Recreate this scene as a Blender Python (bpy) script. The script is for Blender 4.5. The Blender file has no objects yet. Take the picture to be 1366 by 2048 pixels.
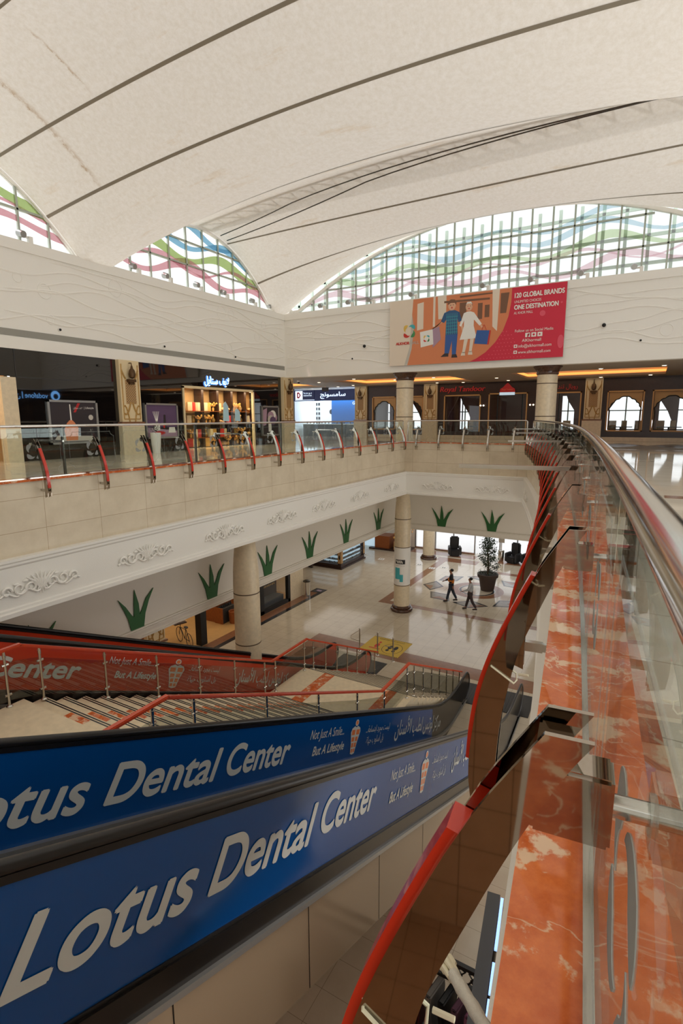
import bpy, bmesh, math, random
from mathutils import Vector, Matrix
random.seed(7)
PI = math.pi
SC = bpy.context.scene
COL = SC.collection

# ---------------------------------------------------------------- camera
ZC = 9.85
def R_(d): return math.radians(d)
def look_axes():
    pi_, ya, ro = R_(9.93), R_(29.69), R_(-.22)
    h = Vector((-math.sin(ya), math.cos(ya), 0)); r = Vector((math.cos(ya), math.sin(ya), 0)); z = Vector((0, 0, 1))
    fw = h*math.cos(pi_) - z*math.sin(pi_); u = z*math.cos(pi_) + h*math.sin(pi_)
    return r*math.cos(ro)+u*math.sin(ro), u*math.cos(ro)-r*math.sin(ro), fw
_r, _u, _f = look_axes()
cam = bpy.data.cameras.new('camera'); cam.sensor_fit = 'VERTICAL'; cam.sensor_height = 36; cam.sensor_width = 24
cam.lens = 36*1071/2048; cam.clip_start = .02; cam.clip_end = 500
camo = bpy.data.objects.new('camera', cam); COL.objects.link(camo)
camo.matrix_world = Matrix(((_r.x, _u.x, -_f.x, 0), (_r.y, _u.y, -_f.y, 0), (_r.z, _u.z, -_f.z, ZC), (0, 0, 0, 1)))
SC.camera = camo

# ---------------------------------------------------------------- light
EXPOSURE = -.17
WORLD = 1.75
SUN = 3.6
SC.view_settings.view_transform = 'Standard'; SC.view_settings.look = 'None'
SC.view_settings.exposure = EXPOSURE; SC.view_settings.gamma = 1; SC.view_settings.use_curve_mapping = False
SC.cycles.max_bounces = 10; SC.cycles.diffuse_bounces = 6; SC.cycles.glossy_bounces = 5
SC.cycles.transmission_bounces = 4; SC.cycles.transparent_max_bounces = 40
w = bpy.data.worlds.new('world'); SC.world = w; w.use_nodes = True
bg = w.node_tree.nodes['Background']; bg.inputs[0].default_value = (.95, .97, 1.0, 1); bg.inputs[1].default_value = WORLD
def sun():
    l = bpy.data.lights.new('sun', 'SUN'); l.energy = SUN; l.angle = R_(2); l.color = (1, .98, .96)
    o = bpy.data.objects.new('sun', l); COL.objects.link(o); o.rotation_euler = (R_(28), R_(-24), 0)
sun()
def area(name, loc, sx, sy, power, color=(1, 1, 1), rot=(0, 0, 0)):
    l = bpy.data.lights.new(name, 'AREA'); l.shape = 'RECTANGLE'; l.size = sx; l.size_y = sy; l.energy = power; l.color = color
    o = bpy.data.objects.new(name, l); COL.objects.link(o); o.location = loc; o.rotation_euler = rot
    return o
WARM = (1, .82, .62); XS_L = -16.8
# lamps recessed in the ceilings under the galleries (lower hall), in the gallery ceilings and in the shops
area('lower_ceiling_lamp', (-14.2, 18, 4.3), 2.5, 24, 120, (1, .95, .88))
area('lower_ceiling_lamp', (-9.5, 32.5, 4.3), 9, 8, 270, (.97, .98, 1))
area('lower_ceiling_lamp', (-18, 31, 4.3), 4, 5, 70, (1, .93, .85))
area('lower_ceiling_lamp', (-1.6, 8, 6.2), 1.2, 16, 80, (1, .95, .9))
# unseen fill lights added on the right, lower and upper, to brighten the left
for y in (-2, 6, 14, 22): area('lower_fill_light', (2.5, y, 2.2), 6, 3.2, 165, (1, .99, .98), (PI/2, 0, PI/2))
for y in (-5, 2, 9, 15): area('upper_fill_light', (5.1, y, 10.2), 5, 2.4, 200, (.96, .98, 1), (PI/2, 0, PI/2))
for x in (-12, -6): area('back_fill_light', (x, -7.9, 2.4), 5, 3.4, 190, (1, .99, .98), (PI/2, 0, PI))  # more added fill, on the unseen back wall behind the camera
area('shop_lamp', (-19, 17.5, 3.6), 4, 9, 120, (1, .82, .6))
area('gallery_lamp', (-8, 25.6, 11.9), 22, 2.5, 60, WARM)
area('gallery_lamp', (-8, 32.4, 11.9), 22, 1.0, 40, WARM)
area('phone_shop_lamp', (-20.3, 35.5, 11.6), 4.5, 2, 300, (.8, .9, 1))
area('restaurant_lamp', (-7, 36, 11.4), 14, 3, 30, WARM)
area('display_lamp', (-17.6, 19.8, 11.15), .6, 5, 210, (1, .78, .5))
area('jewellery_lamp', (XS_L, 21.6, 3.5), .5, 2, 30, (1, .8, .5))
area('boutique_lamp', (-18.4, 8.2, 11.4), 1.5, 2, 90, (1, .7, .4))

# ---------------------------------------------------------------- materials
def lin(c):
    return tuple(((v/255)/12.92 if v/255 <= .04045 else ((v/255+.055)/1.055)**2.4) for v in c)+(1,)
MATS = {}
def mat(name, col, rough=.5, metal=0, spec=.5, var=0, vscale=3, bump=0, bscale=30, emit=0, coat=0, col2=None):
    m = bpy.data.materials.new(name); m.use_nodes = True; MATS[name] = m
    nt = m.node_tree; b = nt.nodes['Principled BSDF']; c = lin(col)
    b.inputs['Base Color'].default_value = c; b.inputs['Roughness'].default_value = rough; b.inputs['Metallic'].default_value = metal
    b.inputs['Specular IOR Level'].default_value = spec; b.inputs['Coat Weight'].default_value = coat
    if emit:
        b.inputs['Emission Color'].default_value = c; b.inputs['Emission Strength'].default_value = emit
    if var or bump or col2:
        tc = nt.nodes.new('ShaderNodeNewGeometry')
    if var or col2:
        n = nt.nodes.new('ShaderNodeTexNoise'); n.inputs['Scale'].default_value = vscale; n.inputs['Detail'].default_value = 6
        nt.links.new(tc.outputs['Position'], n.inputs['Vector'])
        r = nt.nodes.new('ShaderNodeValToRGB'); r.color_ramp.elements[0].position = .3; r.color_ramp.elements[1].position = .7
        d = lin(col2) if col2 else tuple(max(0, x*(1-var)) for x in c[:3])+(1,)
        r.color_ramp.elements[0].color = d; r.color_ramp.elements[1].color = c
        nt.links.new(n.outputs['Fac'], r.inputs['Fac']); nt.links.new(r.outputs['Color'], b.inputs['Base Color'])
    if bump:
        n = nt.nodes.new('ShaderNodeTexNoise'); n.inputs['Scale'].default_value = bscale; n.inputs['Detail'].default_value = 4
        nt.links.new(tc.outputs['Position'], n.inputs['Vector'])
        bp = nt.nodes.new('ShaderNodeBump'); bp.inputs['Strength'].default_value = bump; bp.inputs['Distance'].default_value = .01
        nt.links.new(n.outputs['Fac'], bp.inputs['Height']); nt.links.new(bp.outputs['Normal'], b.inputs['Normal'])
    return m

def tile_mat(name, col, mortar, sx, sy, axes='xy', rough=.12, var=.12, msize=.004, vscale=1.5, off=(0, 0)):
    """stone tiles: axes says which two position axes make the grid"""
    m = mat(name, col, rough); nt = m.node_tree; b = nt.nodes['Principled BSDF']
    g = nt.nodes.new('ShaderNodeNewGeometry'); s = nt.nodes.new('ShaderNodeSeparateXYZ'); c = nt.nodes.new('ShaderNodeCombineXYZ')
    nt.links.new(g.outputs['Position'], s.inputs[0])
    for k, a in enumerate(axes):
        ad = nt.nodes.new('ShaderNodeMath'); ad.operation = 'ADD'; ad.inputs[1].default_value = off[k]+200*(sx, sy)[k]
        nt.links.new(s.outputs[a.upper()], ad.inputs[0]); nt.links.new(ad.outputs[0], c.inputs[k])
    br = nt.nodes.new('ShaderNodeTexBrick'); br.offset = 0; br.squash = 1
    br.inputs['Scale'].default_value = 1; br.inputs['Brick Width'].default_value = sx; br.inputs['Row Height'].default_value = sy
    br.inputs['Mortar Size'].default_value = msize; br.inputs['Mortar Smooth'].default_value = 0; br.inputs['Bias'].default_value = 0
    cc = lin(col); br.inputs['Color1'].default_value = cc; br.inputs['Color2'].default_value = tuple(v*(1-var*.5) for v in cc[:3])+(1,)
    br.inputs['Mortar'].default_value = lin(mortar)
    nt.links.new(c.outputs[0], br.inputs['Vector'])
    n = nt.nodes.new('ShaderNodeTexNoise'); n.inputs['Scale'].default_value = vscale; n.inputs['Detail'].default_value = 8; n.inputs['Roughness'].default_value = .65
    nt.links.new(g.outputs['Position'], n.inputs['Vector'])
    r = nt.nodes.new('ShaderNodeValToRGB'); r.color_ramp.elements[0].position = .3; r.color_ramp.elements[1].position = .65
    r.color_ramp.elements[0].color = (1-var*1.5, 1-var*1.7, 1-var*2, 1); r.color_ramp.elements[1].color = (1, 1, 1, 1)
    nt.links.new(n.outputs['Fac'], r.inputs['Fac'])
    mx = nt.nodes.new('ShaderNodeMix'); mx.data_type = 'RGBA'; mx.blend_type = 'MULTIPLY'; mx.inputs['Factor'].default_value = 1
    nt.links.new(br.outputs['Color'], mx.inputs['A']); nt.links.new(r.outputs['Color'], mx.inputs['B']); nt.links.new(mx.outputs['Result'], b.inputs['Base Color'])
    return m

def marble_red():
    m = mat('red_marble', (200, 100, 50), .06); nt = m.node_tree; b = nt.nodes['Principled BSDF']
    g = nt.nodes.new('ShaderNodeNewGeometry')
    n = nt.nodes.new('ShaderNodeTexNoise'); n.inputs['Scale'].default_value = 7; n.inputs['Detail'].default_value = 8; n.inputs['Roughness'].default_value = .7
    nt.links.new(g.outputs['Position'], n.inputs['Vector'])
    r = nt.nodes.new('ShaderNodeValToRGB'); e = r.color_ramp.elements
    e[0].position = .3; e[0].color = lin((176, 72, 30)); e[1].position = .7; e[1].color = lin((222, 122, 66))
    nt.links.new(n.outputs['Fac'], r.inputs['Fac'])
    # pale veins: thin level lines of a warped noise, and a few white patches
    n2 = nt.nodes.new('ShaderNodeTexNoise'); n2.inputs['Scale'].default_value = 3.2; n2.inputs['Detail'].default_value = 5; n2.inputs['Distortion'].default_value = 1.2
    nt.links.new(g.outputs['Position'], n2.inputs['Vector'])
    r2 = nt.nodes.new('ShaderNodeValToRGB'); e = r2.color_ramp.elements
    e[0].position = .487; e[0].color = (0, 0, 0, 1); e[1].position = .513; e[1].color = (0, 0, 0, 1)
    k = e.new(.5); k.color = (.75, .75, .75, 1)
    nt.links.new(n2.outputs['Fac'], r2.inputs['Fac'])
    n3 = nt.nodes.new('ShaderNodeTexNoise'); n3.inputs['Scale'].default_value = 5.5; n3.inputs['Detail'].default_value = 7; n3.inputs['Roughness'].default_value = .62
    mp = nt.nodes.new('ShaderNodeMapping'); mp.inputs['Location'].default_value = (1.3, .55, .4)
    nt.links.new(g.outputs['Position'], mp.inputs['Vector']); nt.links.new(mp.outputs[0], n3.inputs['Vector'])
    r3 = nt.nodes.new('ShaderNodeValToRGB'); e = r3.color_ramp.elements
    e[0].position = .565; e[0].color = (0, 0, 0, 1); e[1].position = .6; e[1].color = (.85, .85, .85, 1)
    nt.links.new(n3.outputs['Fac'], r3.inputs['Fac'])
    mxm = nt.nodes.new('ShaderNodeMath'); mxm.operation = 'MAXIMUM'
    nt.links.new(r2.outputs['Color'], mxm.inputs[0]); nt.links.new(r3.outputs['Color'], mxm.inputs[1])
    mx = nt.nodes.new('ShaderNodeMix'); mx.data_type = 'RGBA'; mx.inputs['B'].default_value = lin((222, 190, 158))
    nt.links.new(mxm.outputs[0], mx.inputs['Factor']); nt.links.new(r.outputs['Color'], mx.inputs['A']); nt.links.new(mx.outputs['Result'], b.inputs['Base Color'])
    return m

def glass_mat(name, tint=(.93, .97, .95), gain=1.0):
    m = bpy.data.materials.new(name); m.use_nodes = True; MATS[name] = m; nt = m.node_tree
    nt.nodes.remove(nt.nodes['Principled BSDF']); out = nt.nodes['Material Output']
    t = nt.nodes.new('ShaderNodeBsdfTransparent'); t.inputs[0].default_value = tint+(1,)
    g = nt.nodes.new('ShaderNodeBsdfGlossy'); g.inputs['Roughness'].default_value = .01
    f = nt.nodes.new('ShaderNodeLayerWeight'); f.inputs['Blend'].default_value = .5      # Schlick, the same from both sides
    pw = nt.nodes.new('ShaderNodeMath'); pw.operation = 'POWER'; pw.inputs[1].default_value = 5; nt.links.new(f.outputs['Facing'], pw.inputs[0])
    mu = nt.nodes.new('ShaderNodeMath'); mu.operation = 'MULTIPLY_ADD'; mu.inputs[1].default_value = .8*gain; mu.inputs[2].default_value = .035*gain; mu.use_clamp = True
    nt.links.new(pw.outputs[0], mu.inputs[0])
    mx = nt.nodes.new('ShaderNodeMixShader'); nt.links.new(mu.outputs[0], mx.inputs[0]); nt.links.new(t.outputs[0], mx.inputs[1]); nt.links.new(g.outputs[0], mx.inputs[2])
    nt.links.new(mx.outputs[0], out.inputs[0]); return m

def clear_mat(name, tint):
    m = bpy.data.materials.new(name); m.use_nodes = True; MATS[name] = m; nt = m.node_tree
    nt.nodes.remove(nt.nodes['Principled BSDF'])
    t = nt.nodes.new('ShaderNodeBsdfTransparent'); t.inputs[0].default_value = tint+(1,)
    nt.links.new(t.outputs[0], nt.nodes['Material Output'].inputs[0]); return m

def milky(name):
    m = bpy.data.materials.new(name); m.use_nodes = True; MATS[name] = m; nt = m.node_tree
    nt.nodes.remove(nt.nodes['Principled BSDF'])
    t = nt.nodes.new('ShaderNodeBsdfTransparent'); t.inputs[0].default_value = (.97, .98, .97, 1); d = nt.nodes.new('ShaderNodeBsdfTranslucent'); d.inputs[0].default_value = (.6, .62, .6, 1)
    x = nt.nodes.new('ShaderNodeMixShader'); x.inputs[0].default_value = .25; nt.links.new(t.outputs[0], x.inputs[1]); nt.links.new(d.outputs[0], x.inputs[2]); nt.links.new(x.outputs[0], nt.nodes['Material Output'].inputs[0]); return m

def etched(name, k):
    m = bpy.data.materials.new(name); m.use_nodes = True; MATS[name] = m; nt = m.node_tree
    nt.nodes.remove(nt.nodes['Principled BSDF'])
    t = nt.nodes.new('ShaderNodeBsdfTransparent'); d = nt.nodes.new('ShaderNodeBsdfDiffuse'); d.inputs[0].default_value = (.36, .38, .36, 1)
    x = nt.nodes.new('ShaderNodeMixShader'); x.inputs[0].default_value = k; nt.links.new(t.outputs[0], x.inputs[1]); nt.links.new(d.outputs[0], x.inputs[2]); nt.links.new(x.outputs[0], nt.nodes['Material Output'].inputs[0]); return m

def membrane():
    m = bpy.data.materials.new('roof_fabric'); m.use_nodes = True; MATS['roof_fabric'] = m; nt = m.node_tree
    nt.nodes.remove(nt.nodes['Principled BSDF'])
    g = nt.nodes.new('ShaderNodeNewGeometry')
    n = nt.nodes.new('ShaderNodeTexNoise'); n.inputs['Scale'].default_value = 9; n.inputs['Detail'].default_value = 8; n.inputs['Roughness'].default_value = .75
    nt.links.new(g.outputs['Position'], n.inputs['Vector'])
    r = nt.nodes.new('ShaderNodeValToRGB'); e = r.color_ramp.elements
    e[0].position = .3; e[0].color = (.89, .85, .78, 1); e[1].position = .62; e[1].color = (1, .98, .95, 1)
    nt.links.new(n.outputs['Fac'], r.inputs['Fac'])
    # long brown water stains running down towards the walls
    mp = nt.nodes.new('ShaderNodeMapping'); mp.inputs['Scale'].default_value = (.16, .9, .2); mp.inputs['Rotation'].default_value = (0, 0, .5)
    nt.links.new(g.outputs['Position'], mp.inputs['Vector'])
    n2 = nt.nodes.new('ShaderNodeTexNoise'); n2.inputs['Scale'].default_value = 1.6; n2.inputs['Detail'].default_value = 9; n2.inputs['Roughness'].default_value = .7
    nt.links.new(mp.outputs[0], n2.inputs['Vector'])
    r2 = nt.nodes.new('ShaderNodeValToRGB'); e = r2.color_ramp.elements
    e[0].position = .6; e[0].color = (1, 1, 1, 1); e[1].position = .78; e[1].color = (.82, .68, .5, 1)
    nt.links.new(n2.outputs['Fac'], r2.inputs['Fac'])
    mx = nt.nodes.new('ShaderNodeMix'); mx.data_type = 'RGBA'; mx.blend_type = 'MULTIPLY'; mx.inputs['Factor'].default_value = 1
    nt.links.new(r.outputs['Color'], mx.inputs['A']); nt.links.new(r2.outputs['Color'], mx.inputs['B'])
    sp = nt.nodes.new('ShaderNodeSeparateXYZ'); nt.links.new(g.outputs['Position'], sp.inputs[0])
    def M_(op, a, b=None, clamp=False):
        k = nt.nodes.new('ShaderNodeMath'); k.operation = op; k.use_clamp = clamp
        for i, v in enumerate((a, b)):
            if v is None: continue
            if isinstance(v, (int, float)): k.inputs[i].default_value = v
            else: nt.links.new(v, k.inputs[i])
        return k.outputs[0]
    n4 = nt.nodes.new('ShaderNodeTexNoise'); n4.inputs['Scale'].default_value = 5; n4.inputs['Detail'].default_value = 7; n4.inputs['Roughness'].default_value = .8; nt.links.new(g.outputs['Position'], n4.inputs['Vector'])
    mask = None
    for x0, ya, yb, wd in ((-14.3, 8.3, 11.3, .13), (-12.35, 8.0, 9.7, .05), (-10.6, 16.0, 17.2, .1), (-5.2, 13.9, 14.9, .3)):
        dx = M_('ABSOLUTE', M_('ADD', M_('SUBTRACT', sp.outputs['X'], x0), M_('MULTIPLY', M_('SUBTRACT', n4.outputs['Fac'], .5), .35)))
        k = M_('SUBTRACT', 1, M_('DIVIDE', dx, wd), True); k = M_('MULTIPLY', k, M_('MULTIPLY', M_('SUBTRACT', sp.outputs['Y'], ya), 3, True)); k = M_('MULTIPLY', k, M_('MULTIPLY', M_('SUBTRACT', yb, sp.outputs['Y']), 2, True))
        mask = k if mask is None else M_('MAXIMUM', mask, k)
    mask = M_('MULTIPLY', mask, M_('MULTIPLY', M_('SUBTRACT', n4.outputs['Fac'], .38), 4, True))
    st = nt.nodes.new('ShaderNodeMix'); st.data_type = 'RGBA'; st.inputs['B'].default_value = (.52, .36, .2, 1); nt.links.new(mask, st.inputs['Factor']); nt.links.new(mx.outputs['Result'], st.inputs['A'])
    mx = st
    def sc(v):
        s = nt.nodes.new('ShaderNodeMix'); s.data_type = 'RGBA'; s.blend_type = 'MULTIPLY'; s.inputs['Factor'].default_value = 1
        s.inputs['B'].default_value = v+(1,); nt.links.new(mx.outputs['Result'], s.inputs['A']); return s.outputs['Result']
    d = nt.nodes.new('ShaderNodeBsdfDiffuse'); nt.links.new(sc((.74, .72, .68)), d.inputs[0])
    t = nt.nodes.new('ShaderNodeBsdfTranslucent'); nt.links.new(sc((.148, .146, .142)), t.inputs[0])
    a = nt.nodes.new('ShaderNodeAddShader'); nt.links.new(d.outputs[0], a.inputs[0]); nt.links.new(t.outputs[0], a.inputs[1])
    nt.links.new(a.outputs[0], nt.nodes['Material Output'].inputs[0]); return m

marble_red(); membrane()
glass_mat('rail_glass'); glass_mat('shop_glass', (.9, .92, .92)); 
glass_mat('balustrade_glass', (.84, .86, .84), 1.6)
clear_mat('film_pink', (.74, .53, .55)); clear_mat('film_green', (.57, .63, .4)); clear_mat('film_blue', (.46, .62, .71)); milky('window_glass')
mat('mullion', (176, 184, 172), .5)
clear_mat('film_rose', (.88, .77, .79)); clear_mat('film_sage', (.78, .83, .7)); clear_mat('film_sky', (.76, .83, .87))
mat('white_paint', (238, 235, 228), .6, bump=.15, bscale=60)
mat('relief_paint', (240, 237, 230), .6)
mat('plaster', (232, 226, 214), .6)
tile_mat('floor_tile', (200, 188, 168), (146, 134, 116), .6, .6, rough=.1, var=.08)
tile_mat('gallery_tile', (230, 220, 202), (170, 158, 138), .8, .8, rough=.05, var=.04)
tile_mat('beige_marble_y', (222, 208, 184), (182, 160, 130), 1.2, .6, 'yz', .25, .1, .005)
tile_mat('beige_marble_x', (222, 208, 184), (182, 160, 130), 1.2, .6, 'xz', .25, .1, .005)
mat('stone', (228, 211, 180), .35, var=.14, vscale=9)
mat('groove', (96, 78, 58), .6); mat('brown_marble', (92, 62, 44), .2, col2=(60, 40, 30), vscale=14)
mat('brown_tile', (140, 96, 68), .18, var=.2, vscale=6); mat('black_tile', (46, 46, 50), .15, var=.3); mat('grey_tile', (140, 134, 124), .15, var=.2)
mat('steel', (200, 196, 188), .16, 1); mat('mirror_steel', (172, 162, 150), .03, 1); mat('brushed_steel', (215, 212, 206), .13, 1)
mat('dark_steel', (92, 88, 82), .25, 1); mat('red_paint', (196, 44, 20), .25, coat=.3); mat('orange_red', (200, 70, 34), .22, coat=.4, var=.12, vscale=8)
mat('black_rubber', (24, 22, 22), .35); etched('frost', .72); etched('etch', .2)
mat('blue_print', (8, 74, 142), .12, spec=.35); mat('red_print', (190, 60, 34), .14, coat=.5); mat('letter', (205, 208, 205), .35); mat('letter_orange', (222, 120, 60), .4)
mat('gloss_black', (20, 16, 15), .012, coat=.6, spec=.6); mat('black', (18, 17, 17), .5); mat('charcoal', (46, 45, 45), .5)
mat('brown_wood', (54, 32, 24), .35, var=.3, vscale=12); mat('tan_frame', (196, 150, 92), .45); mat('tan_panel', (186, 148, 100), .6)
mat('gold', (190, 150, 84), .4, metal=.5, var=.3, vscale=20); mat('cream', (226, 206, 166), .5); mat('bronze', (92, 68, 44), .4, metal=.6)
mat('warm_wood', (150, 82, 36), .35, var=.25, vscale=10); mat('shop_tile', (205, 164, 108), .2, var=.1)
mat('green_print', (40, 98, 48), .55); mat('leaf', (52, 70, 44), .5, var=.3, vscale=8); mat('bark', (80, 62, 46), .8); mat('terracotta', (70, 54, 46), .6, var=.2); mat('soil', (40, 32, 26), .9)
mat('sky_blue', (14, 108, 190), .3); mat('sticker_blue', (176, 214, 232), .4); mat('navy', (30, 50, 104), .4, emit=.12); mat('shop_white', (232, 236, 240), .5)
mat('neon_white', (215, 235, 255), .5, emit=1.6); mat('neon_blue', (90, 160, 255), .5, emit=1.0); mat('led_blue', (150, 190, 255), .5, emit=1.4); mat('lamp_glow', (255, 236, 205), .5, emit=5.0); mat('cove_glow', (255, 166, 84), .5, emit=1.6)
mat('red_sign', (150, 26, 26), .4, emit=.35); mat('glass_goods', (226, 172, 92), .3); mat('kiosk_light', (205, 232, 250), .4, emit=.55)
mat('skin', (150, 104, 80), .6); mat('hair', (26, 22, 20), .7); mat('shirt_black', (34, 34, 38), .8); mat('shirt_orange', (206, 120, 40), .8); mat('shirt_grey', (168, 170, 172), .8); mat('jeans', (44, 52, 66), .85); mat('trouser', (58, 46, 46), .85); mat('shoe', (24, 22, 22), .6)
mat('mat_yellow', (206, 172, 64), .6); mat('print_red', (200, 50, 40), .6); mat('print_black', (30, 30, 32), .6)
mat('crimson', (206, 36, 64), .45); mat('crimson_dot', (222, 84, 104), .45); mat('print_orange', (216, 132, 88), .5); mat('print_grey', (196, 190, 180), .5); mat('print_pale', (228, 214, 196), .5)
mat('print_white', (236, 234, 228), .5); mat('print_brown', (120, 84, 62), .5); mat('print_teal', (70, 176, 184), .5); mat('print_green', (64, 140, 84), .5); mat('print_gold', (226, 186, 84), .5); mat('print_blue', (50, 92, 160), .5); mat('print_denim', (48, 88, 132), .5); mat('print_skin', (224, 176, 144), .5); mat('print_purple', (92, 70, 104), .4); mat('print_dark', (50, 42, 46), .35); mat('print_mauve', (170, 140, 160), .5)
mat('purple', (150, 30, 110), .5); mat('velvet', (96, 48, 44), .8); mat('outdoor_ground', (248, 249, 250), .8); mat('ceiling_paint', (168, 156, 138), .6); glass_mat('entrance_glass', (.99, .995, 1), .6); mat('seam', (150, 142, 126), .6); mat('cladding', (158, 138, 114), .14, spec=.6); mat('dark_band', (46, 42, 40), .2, metal=.6)
mat('garment_purple', (88, 56, 72), .9); mat('garment_plum', (120, 70, 96), .9); mat('garment_grey', (110, 106, 100), .9); mat('garment_red', (96, 40, 36), .9); mat('wrap', (206, 200, 186), .5, bump=.4, bscale=90); mat('cream_plastic', (222, 212, 184), .5); mat('vent_grey', (150, 148, 140), .7); mat('lattice_green', (186, 206, 190), .6); mat('silver_frame', (170, 170, 168), .35, metal=.7)

# ---------------------------------------------------------------- builders
class MB:
    def __init__(s): s.b = bmesh.new(); s.mi = 0
    def _f(s, vs):
        try:
            f = s.b.faces.new(vs); f.material_index = s.mi; return f
        except ValueError: return None
    def box(s, c, d, M=None, rz=0):
        M = M or Matrix.Translation(Vector(c)) @ Matrix.Rotation(rz, 4, 'Z')
        v = [s.b.verts.new(M @ Vector((x*d[0]/2, y*d[1]/2, z*d[2]/2))) for x in (-1, 1) for y in (-1, 1) for z in (-1, 1)]
        for q in ((0, 1, 3, 2), (4, 6, 7, 5), (0, 4, 5, 1), (2, 3, 7, 6), (0, 2, 6, 4), (1, 5, 7, 3)): s._f([v[i] for i in q])
        return s
    def b2(s, lo, hi):
        return s.box([(a+b)/2 for a, b in zip(lo, hi)], [b-a for a, b in zip(lo, hi)])
    def bar(s, a, b, w, h):
        a, b = Vector(a), Vector(b); d = b-a; L = d.length; z = d.normalized(); up = Vector((0, 0, 1))
        if abs(z.z) > .99: up = Vector((1, 0, 0))
        x = up.cross(z).normalized(); y = z.cross(x)
        M = Matrix(((x.x, y.x, z.x, (a.x+b.x)/2), (x.y, y.y, z.y, (a.y+b.y)/2), (x.z, y.z, z.z, (a.z+b.z)/2), (0, 0, 0, 1)))
        return s.box(None, (w, h, L), M)
    def tube(s, pts, r, n=8, closed=False, cap=True):
        pts = [Vector(p) for p in pts]; N = len(pts); rr = r if isinstance(r, (list, tuple)) else [r]*N
        rings = []; px = None
        for i, p in enumerate(pts):
            a = pts[(i-1) % N] if (closed or i > 0) else p; b = pts[(i+1) % N] if (closed or i < N-1) else p
            t = (b-a).normalized() if (b-a).length > 1e-9 else Vector((0, 0, 1))
            if px is None:
                px = t.cross(Vector((0, 0, 1)))
                if px.length < .05: px = t.cross(Vector((1, 0, 0)))
            px = (px - t*px.dot(t)).normalized(); py = t.cross(px)
            rings.append([s.b.verts.new(p+px*math.cos(2*PI*k/n)*rr[i]+py*math.sin(2*PI*k/n)*rr[i]) for k in range(n)])
        for i in range(N if closed else N-1):
            A, B = rings[i], rings[(i+1) % N]
            for k in range(n): s._f([A[k], A[(k+1) % n], B[(k+1) % n], B[k]])
        if cap and not closed: s._f(rings[0][::-1]); s._f(rings[-1])
        return s
    def lathe(s, c, prof, n=24):
        c = Vector(c); rings = []
        for r, z in prof: rings.append([s.b.verts.new(c+Vector((r*math.cos(2*PI*k/n), r*math.sin(2*PI*k/n), z))) for k in range(n)])
        for A, B in zip(rings, rings[1:]):
            for k in range(n): s._f([A[k], A[(k+1) % n], B[(k+1) % n], B[k]])
        s._f(rings[0][::-1]); s._f(rings[-1]); return s
    def prism(s, pts, P, t0=0, t1=.01):
        """2-D outline pts in plane P (matrix), thickened along its normal"""
        A = [s.b.verts.new(P @ Vector((x, y, t0))) for x, y in pts]; B = [s.b.verts.new(P @ Vector((x, y, t1))) for x, y in pts]
        s._f(A[::-1]); s._f(B); n = len(pts)
        for i in range(n): s._f([A[i], A[(i+1) % n], B[(i+1) % n], B[i]])
        return s
    def strip(s, L, R, P=Matrix(), t0=0, t1=.01):
        """solid band between two 2-D edge lines"""
        n = len(L); V = [[[s.b.verts.new(P @ Vector((q[0], q[1], t))) for q in E] for E in (L, R)] for t in (t0, t1)]
        for i in range(n-1):
            for k in (0, 1): s._f([V[k][0][i], V[k][1][i], V[k][1][i+1], V[k][0][i+1]])
            for e in (0, 1): s._f([V[0][e][i], V[0][e][i+1], V[1][e][i+1], V[1][e][i]])
        for i in (0, n-1): s._f([V[0][0][i], V[0][1][i], V[1][1][i], V[1][0][i]])
        return s
    def sweep(s, path, prof):
        """path: (x, y, z, nx, ny); prof: closed outline (offset along n, height)"""
        rings = [[s.b.verts.new((p[0]+p[3]*a, p[1]+p[4]*a, p[2]+h)) for a, h in prof] for p in path]; n = len(prof)
        for A, B in zip(rings, rings[1:]):
            for k in range(n): s._f([A[k], A[(k+1) % n], B[(k+1) % n], B[k]])
        s._f(rings[0][::-1]); s._f(rings[-1]); return s
    def quad(s, *p): s._f([s.b.verts.new(q) for q in p]); return s
    def ball(s, c, r, sc=(1, 1, 1), u=10, v=7):
        bmesh.ops.create_uvsphere(s.b, u_segments=u, v_segments=v, radius=r, matrix=Matrix.Translation(Vector(c)) @ Matrix.Diagonal((*sc, 1))); return s
    def text(s, body, P, size=1, shear=0, off=0, w=None, h=None, align='LEFT', depth=.003, lift=.002):
        c = bpy.data.curves.new('t', 'FONT'); c.body = body; c.size = 1; c.shear = shear; c.align_x = align; c.extrude = 0
        o = bpy.data.objects.new('t', c); COL.objects.link(o); dg = bpy.context.evaluated_depsgraph_get()
        me = bpy.data.meshes.new_from_object(o.evaluated_get(dg)); bpy.data.objects.remove(o); bpy.data.curves.remove(c)
        xs = [v.co.x for v in me.vertices] or [0, 1]
        kx = ((w-2*off)/(max(xs)-min(xs))) if w else size
        ky = (h-2*off)/.7 if h else (size if not w else kx)
        x0 = min(xs) if w else 0
        for q, (dx, dy) in enumerate(((0, 0), (1, .4), (1, -.4), (-1, .4), (-1, -.4), (0, 1), (0, -1)) if off else ((0, 0),)):   # bold: the outline printed a hair to each side
            nv = len(s.b.verts); nf = len(s.b.faces); s.b.from_mesh(me)
            s.b.verts.ensure_lookup_table(); s.b.faces.ensure_lookup_table()
            for v in s.b.verts[nv:]: v.co = P @ Vector(((v.co.x-x0)*kx+off+dx*off, v.co.y*ky+off+dy*off, lift+q*.0004))
            for f in s.b.faces[nf:]: f.material_index = s.mi
        bpy.data.meshes.remove(me)
        return s
    def bev(s, wd, seg=2):
        bmesh.ops.bevel(s.b, geom=list(s.b.edges), offset=wd, segments=seg, affect='EDGES', clamp_overlap=True); return s

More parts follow.
